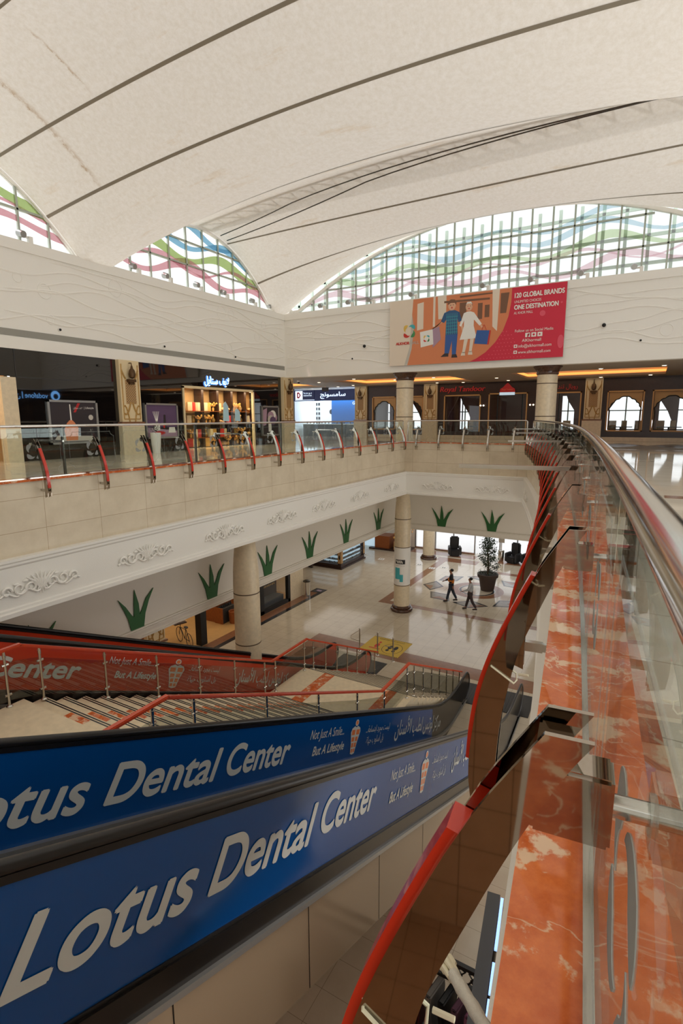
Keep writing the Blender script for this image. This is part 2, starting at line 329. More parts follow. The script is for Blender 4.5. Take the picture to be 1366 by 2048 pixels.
def plane(o, x, y):
    x = Vector(x).normalized(); y = Vector(y); n = x.cross(y).normalized(); y = n.cross(x)
    o = Vector(o); return Matrix(((x.x, y.x, n.x, o.x), (x.y, y.y, n.y, o.y), (x.z, y.z, n.z, o.z), (0, 0, 0, 1)))
XP = lambda o: plane(o, (0, 1, 0), (0, 0, 1))      # faces +X, reads towards +Y
YN = lambda o: plane(o, (1, 0, 0), (0, 0, 1))      # faces -Y, reads towards +X
ZP = lambda o: plane(o, (1, 0, 0), (0, 1, 0))      # lies flat

def mk(name, mb, m, parent=None, smooth=False, local=False):
    me = bpy.data.meshes.new(name)
    if parent is not None and not local:
        top = parent; 
        M = parent.matrix_world if False else WORLDM.get(parent.name, Matrix())
        mb.b.transform(M.inverted())
    bmesh.ops.recalc_face_normals(mb.b, faces=mb.b.faces); mb.b.to_mesh(me); mb.b.free()
    for k in (m if isinstance(m, (list, tuple)) else [m]): me.materials.append(MATS[k])
    if smooth:
        for p in me.polygons: p.use_smooth = True
        me.set_sharp_from_angle(angle=R_(40))
    o = bpy.data.objects.new(name, me); COL.objects.link(o)
    if parent is not None: o.parent = parent; WORLDM[o.name] = WORLDM.get(parent.name, Matrix())
    return o
WORLDM = {}
LABELS = {}
def tag(o, label, cat, group=None):
    o['label'] = label; o['category'] = cat
    if group: o['group'] = group
    return o
def thing(name, label, cat, loc=(0, 0, 0), rz=0, group=None):
    o = bpy.data.objects.new(name, None); COL.objects.link(o); o.location = loc; o.rotation_euler = (0, 0, rz); o.empty_display_size = .1
    WORLDM[o.name] = Matrix.Translation(Vector(loc)) @ Matrix.Rotation(rz, 4, 'Z')
    return tag(o, label, cat, group)
def struct(name, mb, m, parent=None, smooth=False):
    o = mk(name, mb, m, parent, smooth)
    if parent is None: o['kind'] = 'structure'
    return o
def dup(t, loc, rz=0, label=None, group=None, skip=()):
    r = t.copy(); COL.objects.link(r); r.location = loc; r.rotation_euler = (0, 0, rz)
    WORLDM[r.name] = Matrix.Translation(Vector(loc)) @ Matrix.Rotation(rz, 4, 'Z')
    if label: r['label'] = label
    if group: r['group'] = group
    for ch in list(t.children):
        if ch.name.split('.')[0] in skip: continue
        c = ch.copy(); COL.objects.link(c); c.parent = r
        for g in ch.children:
            d = g.copy(); COL.objects.link(d); d.parent = c
    return r
ORD = 'first second third fourth fifth sixth seventh eighth ninth tenth eleventh twelfth thirteenth fourteenth fifteenth sixteenth seventeenth eighteenth nineteenth twentieth'.split()
# ================================================================ the building
XW, YW, XR, YB = -17.0, 23.9, 4.6, -8.0
ZF, ZL, ZCEIL, ZT = 8.55, 8.75, 11.97, 15.17
YS, YBACK = 33.2, 41.0
XG, YG = -10.12, 23.75                      # glass lines of the left and far galleries
def xc(y): return .0836-.09*y-.00398*y*y    # glass line of the curved gallery
def cn(y):
    d = -.09-.00796*y; L = math.hypot(d, 1); return (-1/L, d/L), (d/L, 1/L)   # normal to the void, tangent
XCC = xc(YG)
def miter(a, b):
    k = 1+a[0]*b[0]+a[1]*b[1]; return ((a[0]+b[0])/k, (a[1]+b[1])/k)
nl, nf, nr = (1, 0), (0, -1), cn(YG)[0]
mL, mR = miter(nl, nf), miter(nf, nr)
PATH_L = [(XG, YB, ZL, 1, 0), (XG, YG, ZL, *mL)]
PATH_F = [(XG, YG, ZL, *mL), (XCC, YG, ZL, *mR)]
PATH_R = [(XCC, YG, ZL, *mR)]+[(xc(y), y, ZL, *cn(y)[0]) for y in [23, 22, 21, 20, 19, 18, 17, 16, 15, 14, 13, 12, 11, 10, 9, 8, 7, 6, 5.5, 5, 4.5, 4, 3.5, 3, 2.5, 2, 1.5, 1, .5, 0, -1, -2, -4, -6, -8]]

# floors
struct('floor', MB().b2((-34, YB, -.3), (12, 38.2, 0)), 'floor_tile')
struct('floor_outdoors', MB().b2((-60, 38.2, -.35), (50, 90, -.02)), 'outdoor_ground')
m = MB(); m.b2((-34, YB, ZF-.25), (XG-.24, YG+.24, ZF)); m.b2((-34, YG+.24, ZF-.25), (12, YBACK, ZF)); m.b2((XG-.24, YB, ZF-.25), (3, -4, ZF))
struct('floor_gallery', m, 'gallery_tile')
m = MB(); L = [(xc(y)-cn(y)[0][0]*.24, y) for y in [YG+.24]+[p[1] for p in PATH_R[1:]]]; m.strip(L, [(XR+8, y) for _, y in L], ZP((0, 0, 0)), ZF-.25, ZF)
struct('floor_curved_gallery', m, 'gallery_tile')
# inlaid stripes and diamonds in the gallery floor
m = MB(); m.b2((.3, 10.1, ZF), (4.6, 10.45, ZF+.002)); m.b2((-30, 33.0, ZF), (8, 33.2, ZF+.003)); m.b2((-4, 24.6, ZF), (8, 24.85, ZF+.002)); struct('floor_gallery_stripe', m, 'brown_tile')
m = MB()
for i, x in enumerate((-1.2, 1.1, 3.4, 5.7)):
    m.mi = i % 2; m.prism([(x-1.15, 28.6), (x, 26.6), (x+1.15, 28.6), (x, 30.6)], ZP((0, 0, ZF)), 0, .002)
struct('floor_gallery_diamonds', m, ['brown_marble', 'black_tile'])

# gallery edge: red ledge, beige marble band, white fascia
LEDGE = [(.17, 0), (.17, -.04), (-.24, -.04), (-.24, 0)]; BAND = [(.13, -.04), (.13, -1.42), (-.24, -1.42), (-.24, -.04)]
FASC = [(-.24, -1.4), (.29, -1.4), (.29, -1.45), (.27, -1.48), (.27, -1.52), (.24, -1.56), (.24, -2.3), (.28, -2.32), (.28, -2.36), (.32, -2.38), (.32, -2.46), (-.24, -2.46)]
for i, (P, ax) in enumerate(((PATH_L, 'y'), (PATH_F, 'x'), (PATH_R, 'y'))):
    struct('trim_%d' % (1+i*3), MB().sweep(P, LEDGE), 'red_marble'); struct('trim_%d' % (2+i*3), MB().sweep(P, BAND), 'beige_marble_'+ax)
    struct('trim_%d' % (3+i*3), MB().sweep(P, FASC), 'white_paint')
# the steel channel the glass stands in
struct('trim_10', MB().sweep(PATH_R, [(.016, .012), (.016, 0), (-.016, 0), (-.016, .012)]), 'steel')
struct('trim_11', MB().sweep(PATH_L, [(.016, .012), (.016, 0), (-.016, 0), (-.016, .012)]), 'steel')
struct('trim_12', MB().sweep(PATH_F, [(.016, .012), (.016, 0), (-.016, 0), (-.016, .012)]), 'steel')

# soffits and bulkheads of the lower hall
m = MB(); m.b2((-12.3, YB, 6.29), (XG-.2, YG+.2, 6.4)); m.b2((-12.3, YG+.2, 6.29), (0, 27.4, 6.4)); struct('ceiling_lower', m, 'white_paint')
m = MB(); L = [(xc(y)-cn(y)[0][0]*.2, y) for y in [YG+.2]+[p[1] for p in PATH_R[1:]]]; m.strip(L, [(XR+8, y) for _, y in L], ZP((0, 0, 0)), 6.29, 6.4); struct('ceiling_lower_curved', m, 'white_paint')
XBK, YBK = -11.9, 27.0
m = MB(); m.b2((XBK-.3, YB, 3.85), (XBK, YBK, 6.29)); m.b2((XBK, YB, 3.86), (XBK+.07, YBK, 4.14)); m.b2((XBK, YB, 4.03), (XBK+.11, YBK, 4.1)); m.b2((XBK, YB, 3.84), (XBK+.1, YBK, 3.9)); struct('wall_bulkhead_left', m, 'plaster')
m = MB(); m.b2((XBK-.3, YBK, 3.85), (0, YBK+.3, 6.29)); m.b2((XBK, YBK-.07, 3.86), (0, YBK, 4.14)); m.b2((XBK, YBK-.11, 4.03), (0, YBK, 4.1)); m.b2((XBK, YBK-.1, 3.84), (0, YBK, 3.9)); struct('wall_bulkhead_far', m, 'plaster')
m = MB(); m.b2((-34, YB, 4.35), (XBK-.1, 38, 4.45)); m.b2((XBK-.1, YBK+.1, 4.35), (12, 38, 4.45)); struct('ceiling_lower_shops', m, 'white_paint')
# lower perimeter
struct('wall_lower_right', MB().b2((2.6, YB, 0), (2.8, 38, 6.3)), 'plaster')
tile_mat('brown_floor_tile', (184, 144, 108), (84, 60, 44), .6, .6, rough=.12, var=.1); tile_mat('brown_wall_tile', (184, 144, 108), (84, 60, 44), .9, .9, 'xz', .2, .1, .008)
struct('wall_lower_back', MB().b2((-34, YB-.2, 0), (12, YB, 8.3)), 'brown_wall_tile')
struct('floor_brown', MB().b2((-10, YB, 0), (2.6, 3.2, .002)), 'brown_floor_tile')

# upper walls with the raised wave pattern
def waves(P, x0, x1, z0, z1, seed, skip=None):
    rnd = random.Random(seed); mb = MB(); L = x1-x0
    for k in range(8):
        zc = z0+(k+.5)*(z1-z0)/8; segs = [(0, 1)] if k % 3 == 0 else [(0, .3+.2*rnd.random()), (.55+.1*rnd.random(), 1)]
        a1, a2, p1, p2 = .16+.06*rnd.random(), .06, rnd.random()*6, rnd.random()*6; w1 = 2*PI/(5+2.5*rnd.random()); w2 = 2*PI/(2.1+rnd.random())
        for s0, s1 in segs:
            pts = []; n = int(L*(s1-s0)*4)+2
            for i in range(n):
                x = x0+L*(s0+(s1-s0)*i/(n-1)); z = zc+a1*math.sin(w1*x+p1)+a2*math.sin(w2*x+p2)
                if not z0-.1 < z < z1+.15: z = max(z0-.1, min(z1+.15, z))
                pts.append(P @ Vector((x, z, 0)))
            mb.tube(pts, [.006]+[.034]*(n-2)+[.006], 6)
    for k in range(int(L/1.6)):
        c = (x0+.5+rnd.random()*(L-1), z0+.2+rnd.random()*(z1-z0-.4)); r = .1+.2*rnd.random()
        mb.tube([P @ Vector((c[0]+r*math.cos(t*PI/10), c[1]+r*math.sin(t*PI/10), 0)) for t in range(20)], .02, 6, closed=True)
    return mb
wl = struct('wall_left', MB().b2((XW-.4, YB, ZCEIL), (XW, YW+.4, ZT)).b2((XW, YB, 14.86), (XW+.06, YW, ZT)).b2((XW, YB, ZCEIL), (XW+.03, YW, 12.33)), 'white_paint')
o = mk('wave_relief', waves(XP((XW, 0, 0)), YB, YW, 12.75, 14.75, 3), 'relief_paint', wl, True)
o = mk('vent_grille', MB().b2((XW, YB, 12.35), (XW+.02, YW-.1, 12.55)), 'vent_grey', wl)
wf = struct('wall_far', MB().b2((XW-.4, YW, ZCEIL), (12, YW+.4, ZT)).b2((XW, YW-.06, 14.86), (12, YW, ZT)).b2((XW, YW-.03, ZCEIL), (12, YW, 12.33)), 'white_paint')
o = mk('wave_relief', waves(YN((0, YW, 0)), XW, 5, 12.5, 14.75, 11), 'relief_paint', wf, True)
struct('wall_right', MB().b2((XR, YB, ZCEIL), (XR+.3, YW, ZT)), 'white_paint')
struct('wall_right_shops', MB().b2((XR+.6, YB, ZF), (XR+.8, YS, ZCEIL)), 'gloss_black')
struct('wall_back', MB().b2((XW-.4, YB-.2, ZF), (XR+.4, YB, ZT)), 'white_paint')
# gallery ceiling of the far side with three lit coffers
CF = [(-26, -19.4), (-16.2, -9.2), (-6.1, .45)]; CY0, CY1 = 27.4, 31.8
m = MB(); m.b2((-34, YW, ZCEIL), (12, CY0, ZCEIL+.1)); m.b2((-34, CY1, ZCEIL), (12, YBACK, ZCEIL+.1)); m.b2((-34, 20, ZCEIL+.02), (XW, YW, ZCEIL+.1))
xs = [-34]+[v for c in CF for v in c]+[12]
for a, b in zip(xs[::2], xs[1::2]): m.b2((a, CY0, ZCEIL), (b, CY1, ZCEIL+.1))
struct('ceiling', m, 'ceiling_paint')
for i, (a, b) in enumerate(CF):
    t = thing('ceiling_coffer', 'recessed ceiling coffer with warm orange cove light, %s of three over the far gallery' % ('farthest left', 'middle one', 'farthest right')[i], 'ceiling light', ((a+b)/2, (CY0+CY1)/2, ZCEIL))
    m = MB(); m.b2((a-.3, CY0-.3, ZCEIL+.45), (b+.3, CY1+.3, ZCEIL+.5))
    m.b2((a-.3, CY0-.32, ZCEIL+.1), (b+.3, CY0-.3, ZCEIL+.5)).b2((a-.3, CY1+.3, ZCEIL+.1), (b+.3, CY1+.32, ZCEIL+.5)).b2((a-.32, CY0-.3, ZCEIL+.1), (a-.3, CY1+.3, ZCEIL+.5)).b2((b+.3, CY0-.3, ZCEIL+.1), (b+.32, CY1+.3, ZCEIL+.5))
    mk('coffer_tray', m, 'plaster', t)
    m = MB(); 
    for p, q in (((a-.1, CY0-.1), (b+.1, CY0-.1)), ((a-.1, CY1+.1), (b+.1, CY1+.1)), ((a-.1, CY0), (a-.1, CY1)), ((b+.1, CY0), (b+.1, CY1))):
        m.bar((*p, ZCEIL+.2), (*q, ZCEIL+.2), .06, .12)
    mk('cove_light', m, 'cove_glow', t)

# roof membrane: barrel bays hung between ridges, seams running across the hall
def sm(t): t = max(0, min(1, t)); return math.sin(PI/2*t)**2
def roof_e(y):
    e = 15.1
    for yc in (18.2, 7.5, -3.2): e = max(e, 17.75-.118*(y-yc)**2)
    return e
def roof_c(y):
    if y > 18.2: return 18.4-1.1*math.sin(PI*min(1, (y-18.2)/(YW-18.2)))
    t = abs(((y-7.5+5.35) % 10.7)-5.35)/5.35
    return 16.4+2.0*sm(1-t)
def roof(x, y):
    u = (x-XW)/(XR-XW); f = 4*u*(1-u); e = roof_e(y)
    return e+(roof_c(y)-e)*f
m = MB(); NX, NY = 48, 150
V = [[m.b.verts.new((x, y, roof(x, y))) for x in [XW+(XR-XW)*i/NX for i in range(NX+1)]] for y in [YB+(YW-YB)*j/NY for j in range(NY+1)]]
for j in range(NY):
    for i in range(NX): m._f([V[j][i], V[j][i+1], V[j+1][i+1], V[j+1][i]])
rf = struct('ceiling_membrane', m, 'roof_fabric', None, True)
for y in (21.75, 19.65, 16.8, 15.05, 13.6, 11.22, 9.7, 7.5, 5.3, 3.2):
    m = MB(); n = 40; hw = .035
    pts = [(XW+(XR-XW)*i/n) for i in range(n+1)]
    for a, b in zip(pts, pts[1:]): m.quad((a, y-hw, roof(a, y-hw)-.012), (b, y-hw, roof(b, y-hw)-.012), (b, y+hw, roof(b, y+hw)-.012), (a, y+hw, roof(a, y+hw)-.012))
    mk('seam', m, 'seam', rf)
# ridge truss above the fabric, its shade shows through
t = thing('roof_truss', 'steel ridge truss dimly seen through the translucent roof fabric', 'truss', (-6.2, 18.2, 18.6))
m = MB(); n = 24; P = [(XW+(XR-XW)*i/n) for i in range(n+1)]
for dy, dz in ((-.35, .12), (.35, .12), (0, .6)): m.tube([(x, 18.2+dy, roof(x, 18.2)+dz) for x in P], .09, 6)
mk('chord', m, 'dark_steel', t)
m = MB()
for i, (a, b) in enumerate(zip(P, P[1:])):
    for s in (-.35, .35): m.tube([(a, 18.2+s, roof(a, 18.2)+.12), (b, 18.2, roof(b, 18.2)+.6)], .05, 5); m.tube([(a, 18.2+s, roof(a, 18.2)+.12), (a, 18.2-s, roof(a, 18.2)+.12)], .035, 5)
mk('web', m, 'dark_steel', t)
# two slack cables under the fabric
for k, (y0, y1) in enumerate(((18.9, 15.5), (19.3, 16.2))):
    m = MB(); m.tube([(XW+.3+(21)*i/20, y0+(y1-y0)*i/20, roof(XW+.3+21*i/20, y0+(y1-y0)*i/20)-.12-.25*math.sin(PI*i/20)) for i in range(21)], .02, 6)
    tag(mk('roof_cable', m, 'dark_steel'), 'thin steel cable under the roof fabric, the one %s the left wall windows' % ('nearer to' if k else 'farther from'), 'cable')

# arched windows under the membrane
def arch_window(name, P, x0, x1, zf, step, rows, seed):
    """glass from the wall top up to zf(x) in plane P"""
    n = 60; X = [x0+(x1-x0)*i/n for i in range(n+1)]
    w = struct(name, MB().strip([(x, ZT-.02) for x in X], [(x, max(ZT, zf(x))) for x in X], P, -.02, -.008), 'window_glass')
    m = MB(); k = int((x1-x0)/step)
    for i in range(k+2):
        x = x0+i*step
        if x < x1 and zf(x) > ZT+.1: m.prism([(x-.03, ZT), (x+.03, ZT), (x+.03, zf(x)), (x-.03, zf(x))], P, -.06, .03)
    for z in rows:
        xs = [x for x in X if zf(x) > z]
        if xs: m.prism([(xs[0], z-.03), (xs[-1], z-.03), (xs[-1], z+.03), (xs[0], z+.03)], P, -.06, .03)
    mk('mullions', m, 'mullion', w)
    m = MB(); m.strip([(x, max(ZT, zf(x))) for x in X], [(x, max(ZT, zf(x))+.14) for x in X], P, -.1, .1); mk('arch_frame', m, 'white_paint', w)
    rnd = random.Random(seed); col = {}
    for q, (c, zb, wd, sl) in enumerate((('film_pink', 15.6, .2, .1), ('film_green', 16.25, .24, .2), ('film_blue', 16.8, .2, -.15), ('film_pink', 16.0, .1, -.2), ('film_blue', 17.3, .16, .2))):
        A, B = [], []; ph = rnd.random()*6
        for x in X:
            z = zb+.22*math.sin(x*1.5+ph)+.1*math.sin(x*.7+ph*2); a = max(ZT+.02, min(z, zf(x)-.02)); b = max(ZT+.02, min(z+(1.5*wd if seed > 9 else wd)*(1+.4*math.sin(x*1.1+ph)), zf(x)-.02)); A.append((x, a)); B.append((x, max(b, a+.0005)))
        mk('wave_film', MB().strip(A, B, P, .0, .002), c if seed > 9 else {'film_pink': 'film_rose', 'film_green': 'film_sage', 'film_blue': 'film_sky'}[c], w)
    return w
FAR = lambda x: 18.3-.0312*(x+6.2)**2
arch_window('window_1', YN((0, YW+.15, 0)), XW+.1, XR-.1, FAR, .806, (16.1, 17.2, 18.2), 5)
for i, yc in enumerate((18.2, 7.5, -3.2)):
    arch_window('window_%d' % (i+2), XP((XW-.12, 0, 0)), yc-4.75, yc+4.75, lambda y, yc=yc: 17.68-.118*(y-yc)**2, .95, (16.1, 17.0), 21+i)
m = MB()     # outer lattice behind the far window
for i in range(28): m.b2((XW+.3+i*.8, YW+.85, ZT), (XW+.42+i*.8, YW+.95, 18.1))
for z in (15.6, 16.6, 17.6): m.b2((XW, YW+.85, z), (XR, YW+.93, z+.12))
tag(mk('outer_lattice', m, 'lattice_green'), 'pale green steel lattice standing outside the big far arched window', 'lattice')

# lower shop walls
XS = -16.3
struct('wall_shop_left', MB().b2((XS-.3, YB, 0), (XS, 10.8, 4.35)).b2((XS-.3, 10.8, 3.75), (XS, 24, 4.35)).b2((XS-.3, 22.95, 0), (XS, 24.0, 4.35)).b2((-23, 24, 0), (XS, 24.2, 4.35)), 'stone')
struct('wall_shop_rear', MB().b2((-23.2, YB, 0), (-23, 38, 4.35)).b2((-23, 10.6, 0), (XS-.3, 10.8, 4.35)), 'tan_panel')
struct('wall_lower_far', MB().b2((-34, 37.8, 0), (-15, 38.1, 4.35)).b2((-6.3, 37.8, 0), (12, 38.1, 4.35)).b2((-15, 37.8, 3.6), (-6.3, 38.1, 4.35)), 'plaster')
# floor inlays of the lower hall
m = MB(); z = .002
for a in ((-12.1, 25.2, -3.5, 25.65), (-12.1, 25.65, -11.6, 35), (-12.6, 19.0, -2.4, 19.95), (-12.6, 8, -11.5, 19.0), (XS, 8, -15.8, 24.9), (-12.4, 35.0, -9.5, 36.0), (-8.2, 33.6, -6.4, 34.1), (-8.4, 36.2, -6.2, 37.2), (-15, 36.4, -10, 37.4)): m.b2((a[0], a[1], 0), (a[2], a[3], z))
struct('floor_inlay_brown', m, 'brown_tile')
m = MB(); m.b2((-15.8, 8, 0), (-15.55, 24.95, .003)); m.b2((XS, 24.9, 0), (-15.55, 25.6, .003)); struct('floor_inlay_black', m, 'black_tile')
m = MB(); m.b2((-23, 10.8, .001), (XS, 24, .006)); struct('floor_shop', m, 'shop_tile')
MC = (-7.95, 29.75)
def ring(m, r0, r1, z, n=48):
    m.strip([(MC[0]+r0*math.cos(2*PI*i/n), MC[1]+r0*math.sin(2*PI*i/n)) for i in range(n+1)], [(MC[0]+r1*math.cos(2*PI*i/n), MC[1]+r1*math.sin(2*PI*i/n)) for i in range(n+1)], ZP((0, 0, 0)), 0, z)
m = MB(); ring(m, 1.05, 1.5, .003); m.mi = 1; ring(m, .88, 1.0, .003)
for k in range(8):
    a = R_(8+45*k); c = Vector((MC[0]+2.55*math.cos(a), MC[1]+2.55*math.sin(a), 0)); u = Vector((math.cos(a), math.sin(a), 0)); v = Vector((-u.y, u.x, 0))
    def dia(s): return [(c+u*.62*s)[:2], (c+v*.95*s)[:2], (c-u*.62*s)[:2], (c-v*.95*s)[:2]]
    m.mi = 1; m.prism(dia(1), ZP((0, 0, 0)), 0, .003); m.mi = 2; m.prism(dia(.8), ZP((0, 0, 0)), 0, .0045)
    m.mi = 0; D = dia(.8); m.prism([D[0], D[1], c[:2]], ZP((0, 0, 0)), 0, .0055)
struct('floor_medallion', m, ['brown_tile', 'black_tile', 'grey_tile'])
# ================================================================ gallery balustrades
# lower and upper columns
def column(x, y, z1, label, upper=False, bands=()):
    z0 = ZF if upper else 0
    t = thing('column', label, 'column', (x, y, z0)); r = .41
    m = MB()
    if upper: m.lathe((x, y, z0), [(r, 0), (r, z1-z0-.34)], 32)
    else: m.lathe((x, y, 0), [(r, .25), (r, 4.75), (r*.97, 5.2), (r*.9, 5.6), (r*.8, 6.0), (r*.72, 6.3)], 32)
    mk('shaft', m, 'stone', t, True)
    if upper: m = MB().lathe((x, y, z1-.36), [(r+.01, 0), (r+.04, .04), (r+.03, .12), (r+.1, .25), (r+.17, .32), (r+.17, .36)], 32); mk('capital', m, 'brown_marble', t, True)
    else: m = MB().lathe((x, y, 0), [(.56, 0), (.58, .07), (.55, .13), (.48, .16), (.5, .22), (.46, .27), (r, .3)], 32); mk('base', m, 'brown_marble', t, True)
    for zb in bands: mk('groove', MB().lathe((x, y, zb), [(r+.003, -.018), (r+.003, .018)], 32), 'groove', t, True)
    return t
column(-10.5, 24.7, 6.3, 'round stone column with printed wrap and brown base near the yellow floor mat', bands=(1.4, 3.4, 4.85))
column(-10.6, 12.55, 6.3, 'round stone column rising behind the red escalator balustrade', bands=(1.35, 2.85, 4.5))
column(-12.95, 35.2, 6.3, 'round stone column by the bright entrance glass', bands=(2.6,))
column(-10.4, 24.45, ZCEIL, 'stone column with dark capital under the left end of the banner', True, (9.9, 11.25))
column(-3.93, 24.45, ZCEIL, 'stone column with dark capital under the right end of the banner', True, (9.9, 11.25))

# petal emblem used on the glass
def petals(R):
    """four curved teardrops of a pinwheel, each as (left edge, right edge)"""
    out = []
    for k in range(4):
        A, B = [], []; a = PI/2*k+.3
        for i in range(15):
            s = i/14; r = R*(.78-.42*s+.22*math.sin(PI*s*.7)); wd = R*.25*(math.sin(PI*min(1, s*1.02+.0))**.6 if s < .3 else (1-(s-.3)/.7)**.9)
            if s == 0: wd = R*.03
            q = a+s*1.45; A.append(((r+wd)*math.cos(q), (r+wd)*math.sin(q))); B.append(((r-wd)*math.cos(q), (r-wd)*math.sin(q)))
        out.append((A, B))
    return out
def smooth2(P, k=4):
    out = []
    for i in range(len(P)-1):
        p0, p1, p2, p3 = P[max(0, i-1)], P[i], P[i+1], P[min(len(P)-1, i+2)]
        for j in range(k):
            t = j/k; out.append(tuple(.5*(2*b+(c-a)*t+(2*a-5*b+4*c-d)*t*t+(3*b-a-3*c+d)*t**3) for a, b, c, d in zip(p0, p1, p2, p3)))
    return out+[P[-1]]
# curved steel and red fin (local x = towards the void, y = along the rail, z = above the ledge)
IN = [(.051, .738), (.082, .685), (.13, .581), (.178, .459), (.232, .314), (.257, .21), (.285, .05), (.297, -.1), (.3, -.2), (.3, -.36)]
OUT = [(.104, .738), (.184, .604), (.249, .46), (.307, .315), (.345, .2), (.372, .08), (.388, -.05), (.396, -.15), (.396, -.24), (.385, -.33)]
IN, OUT = smooth2(IN), smooth2(OUT)
IN, OUT = [IN[round(i*(len(IN)-1)/32)] for i in range(33)], [OUT[round(i*(len(OUT)-1)/32)] for i in range(33)]
def make_fin(mm='red_paint'):
    t = thing('railing_fin', 'x', 'railing fin')
    for s in (-1, 1):
        P = plane((0, s*.033, 0), (1, 0, 0), (0, 0, 1))
        mk('side_plate', MB().strip(IN, OUT, P, -.004, .004), 'mirror_steel', t, local=True)
    fr = [(.2, .57), (.249, .46), (.307, .315), (.345, .2), (.372, .08), (.388, -.05), (.394, -.17)]
    fr = smooth2(fr); A = [(x+.016, z) for x, z in fr]; B = [(x-.028, z-.012) for x, z in fr]
    mk('red_strip' if mm == 'red_paint' else 'steel_strip', MB().strip(A, B, plane((0, 0, 0), (1, 0, 0), (0, 0, 1)), -.027, .027), mm, t, local=True)
    mk('clamp_block', MB().b2((.026, -.026, .6), (.115, .026, .69)).bev(.004), 'mirror_steel', t, local=True)
    mk('clamp_rod', MB().tube([(.03, 0, .645), (-.032, 0, .645), (-.034, 0, .645), (-.1, 0, .645)], [.0135, .0135, .0135, .0135], 12), 'brushed_steel', t, True, local=True)
    mk('washer', MB().tube([(-.012, 0, .645), (-.02, 0, .645)], .024, 14), 'steel', t, True, local=True)
    mk('foot_bracket', MB().b2((.13, -.014, -.245), (.33, .014, -.2)).b2((.2, -.02, -.25), (.3, .02, -.195)), 'steel', t, local=True)
    return t
def make_bar(): 
    return MB().b2((.12, -.014, .66), (.95, .014, .688))
FIN = make_fin(); first = [True]
def place_fin(loc, rz, label, group):
    if first[0]:
        first[0] = False; FIN.location = loc; FIN.rotation_euler = (0, 0, rz); FIN['label'] = label; FIN['group'] = group
        WORLDM[FIN.name] = Matrix.Translation(Vector(loc)) @ Matrix.Rotation(rz, 4, 'Z'); return FIN
    return dup(FIN, loc, rz, label, group)
def banner_bar(loc, rz, label):
    t = tag(mk('banner_bar', MB().b2((.06, -.016, .698), (.95, .016, .73)), 'steel'), label, 'bar', 'banner bars on the railing fins'); t.location = loc; t.rotation_euler = (0, 0, rz)

# glass panes with etched border and emblem (local x along, y up, faces the void)
def make_pane(wd, label):
    t = thing('glass_balustrade', label, 'glass panel'); h = .93; P = plane((0, 0, 0), (0, 1, 0), (0, 0, 1))
    mk('pane', MB().b2((-.006, -wd/2+.006, .005), (.006, wd/2-.006, h)), 'rail_glass', t, local=True)
    m = MB(); a, b, c = wd/2-.09, .1, .09; z0, z1 = .1, h-.08
    pts = []
    for cx, cz, a0 in ((a, z1, PI), (-a, z1, 1.5*PI), (-a, z0, 0), (a, z0, .5*PI)):
        arc = [(cx+c*math.cos(a0+k*PI/8), cz+c*math.sin(a0+k*PI/8)) for k in range(5)]
        pts += arc[::-1] if True else arc
    n_ = len(pts); cz = (z0+z1)/2; inn = [(x*(1-.012/a), cz+(z-cz)*(1-.012/(z1-cz))) for x, z in pts]; m.strip(pts+[pts[0]], inn+[inn[0]], P, .006, .0072)
    mk('etched_border', m, 'etch', t, local=True)
    m = MB()
    for L_, R_2 in petals(.17): m.strip([(x, z+.5) for x, z in L_], [(x, z+.5) for x, z in R_2], P, .006, .0075)
    mk('etched_emblem', m, 'frost', t, local=True)
    return t
def handrail(name, pts, label, r=.0245):
    t = thing(name, label, 'handrail', pts[len(pts)//2]); mk('tube', MB().tube(pts, r, 16), 'brushed_steel', t, True); return t
ZR = 9.725
# left gallery
LY = [5.97, 7.24, 8.46, 9.64, 10.84, 12.06, 13.33, 14.6, 15.9, 17.2, 18.6, 20.1, 21.7, 23.07]
LY = [3.5, 4.72]+LY
n = len(LY)
for i, y in enumerate(LY):
    k = n-1-i; lab = 'curved red and steel fin on the left railing, '+('the one nearest the far corner' if k == 0 else ORD[k]+' from the far corner')
    place_fin((XG, y, ZL), 0, lab, 'fins on the left railing')
    if i in (2, 6, 10): banner_bar((XG, y, ZL), 0, 'thin horizontal steel bar sticking out of the left railing, %s from the left' % ORD[(2, 6, 10).index(i)])
E0 = [(a+b)/2 for a, b in zip(LY, LY[1:])]; edges = [LY[0]-.6]+E0+[LY[-1]+.55]; PANE = {}
def pane(wd, loc, rz, label, group):
    key = round(wd, 2)
    if key not in PANE:
        t = make_pane(wd, label); t.location = loc; t.rotation_euler = (0, 0, rz); t['group'] = group; PANE[key] = t
    else: t = dup(PANE[key], loc, rz, label, group)
    return t
for i, (a, b) in enumerate(zip(edges, edges[1:])):
    k = n-1-i; pane(b-a, (XG, (a+b)/2, ZL), 0, 'clear glass pane with frosted petal emblem in left railing, '+('the one at the far corner' if k == 0 else ORD[k]+' from far corner'), 'panes of the left railing')
handrail('handrail', [(XG, -1, ZR), (XG, 8, ZR), (XG, 16, ZR), (XG, 23.55, ZR), (XG, 23.62, ZR-.02), (XG, 23.64, ZR-.06), (XG, 23.64, ZL)], 'long straight round steel handrail on the left gallery')
for i, j in enumerate((3, 6, 9, 12, 14)):
    y = edges[j]; m = MB(); m.bar((XG-.05, y, ZL), (XG-.05, y, ZR-.02), .03, .06)
    tag(mk('rail_post', m, 'dark_steel'), 'flat dark steel post behind left railing glass, %s from the left' % ORD[i], 'post', 'posts behind the left railing')
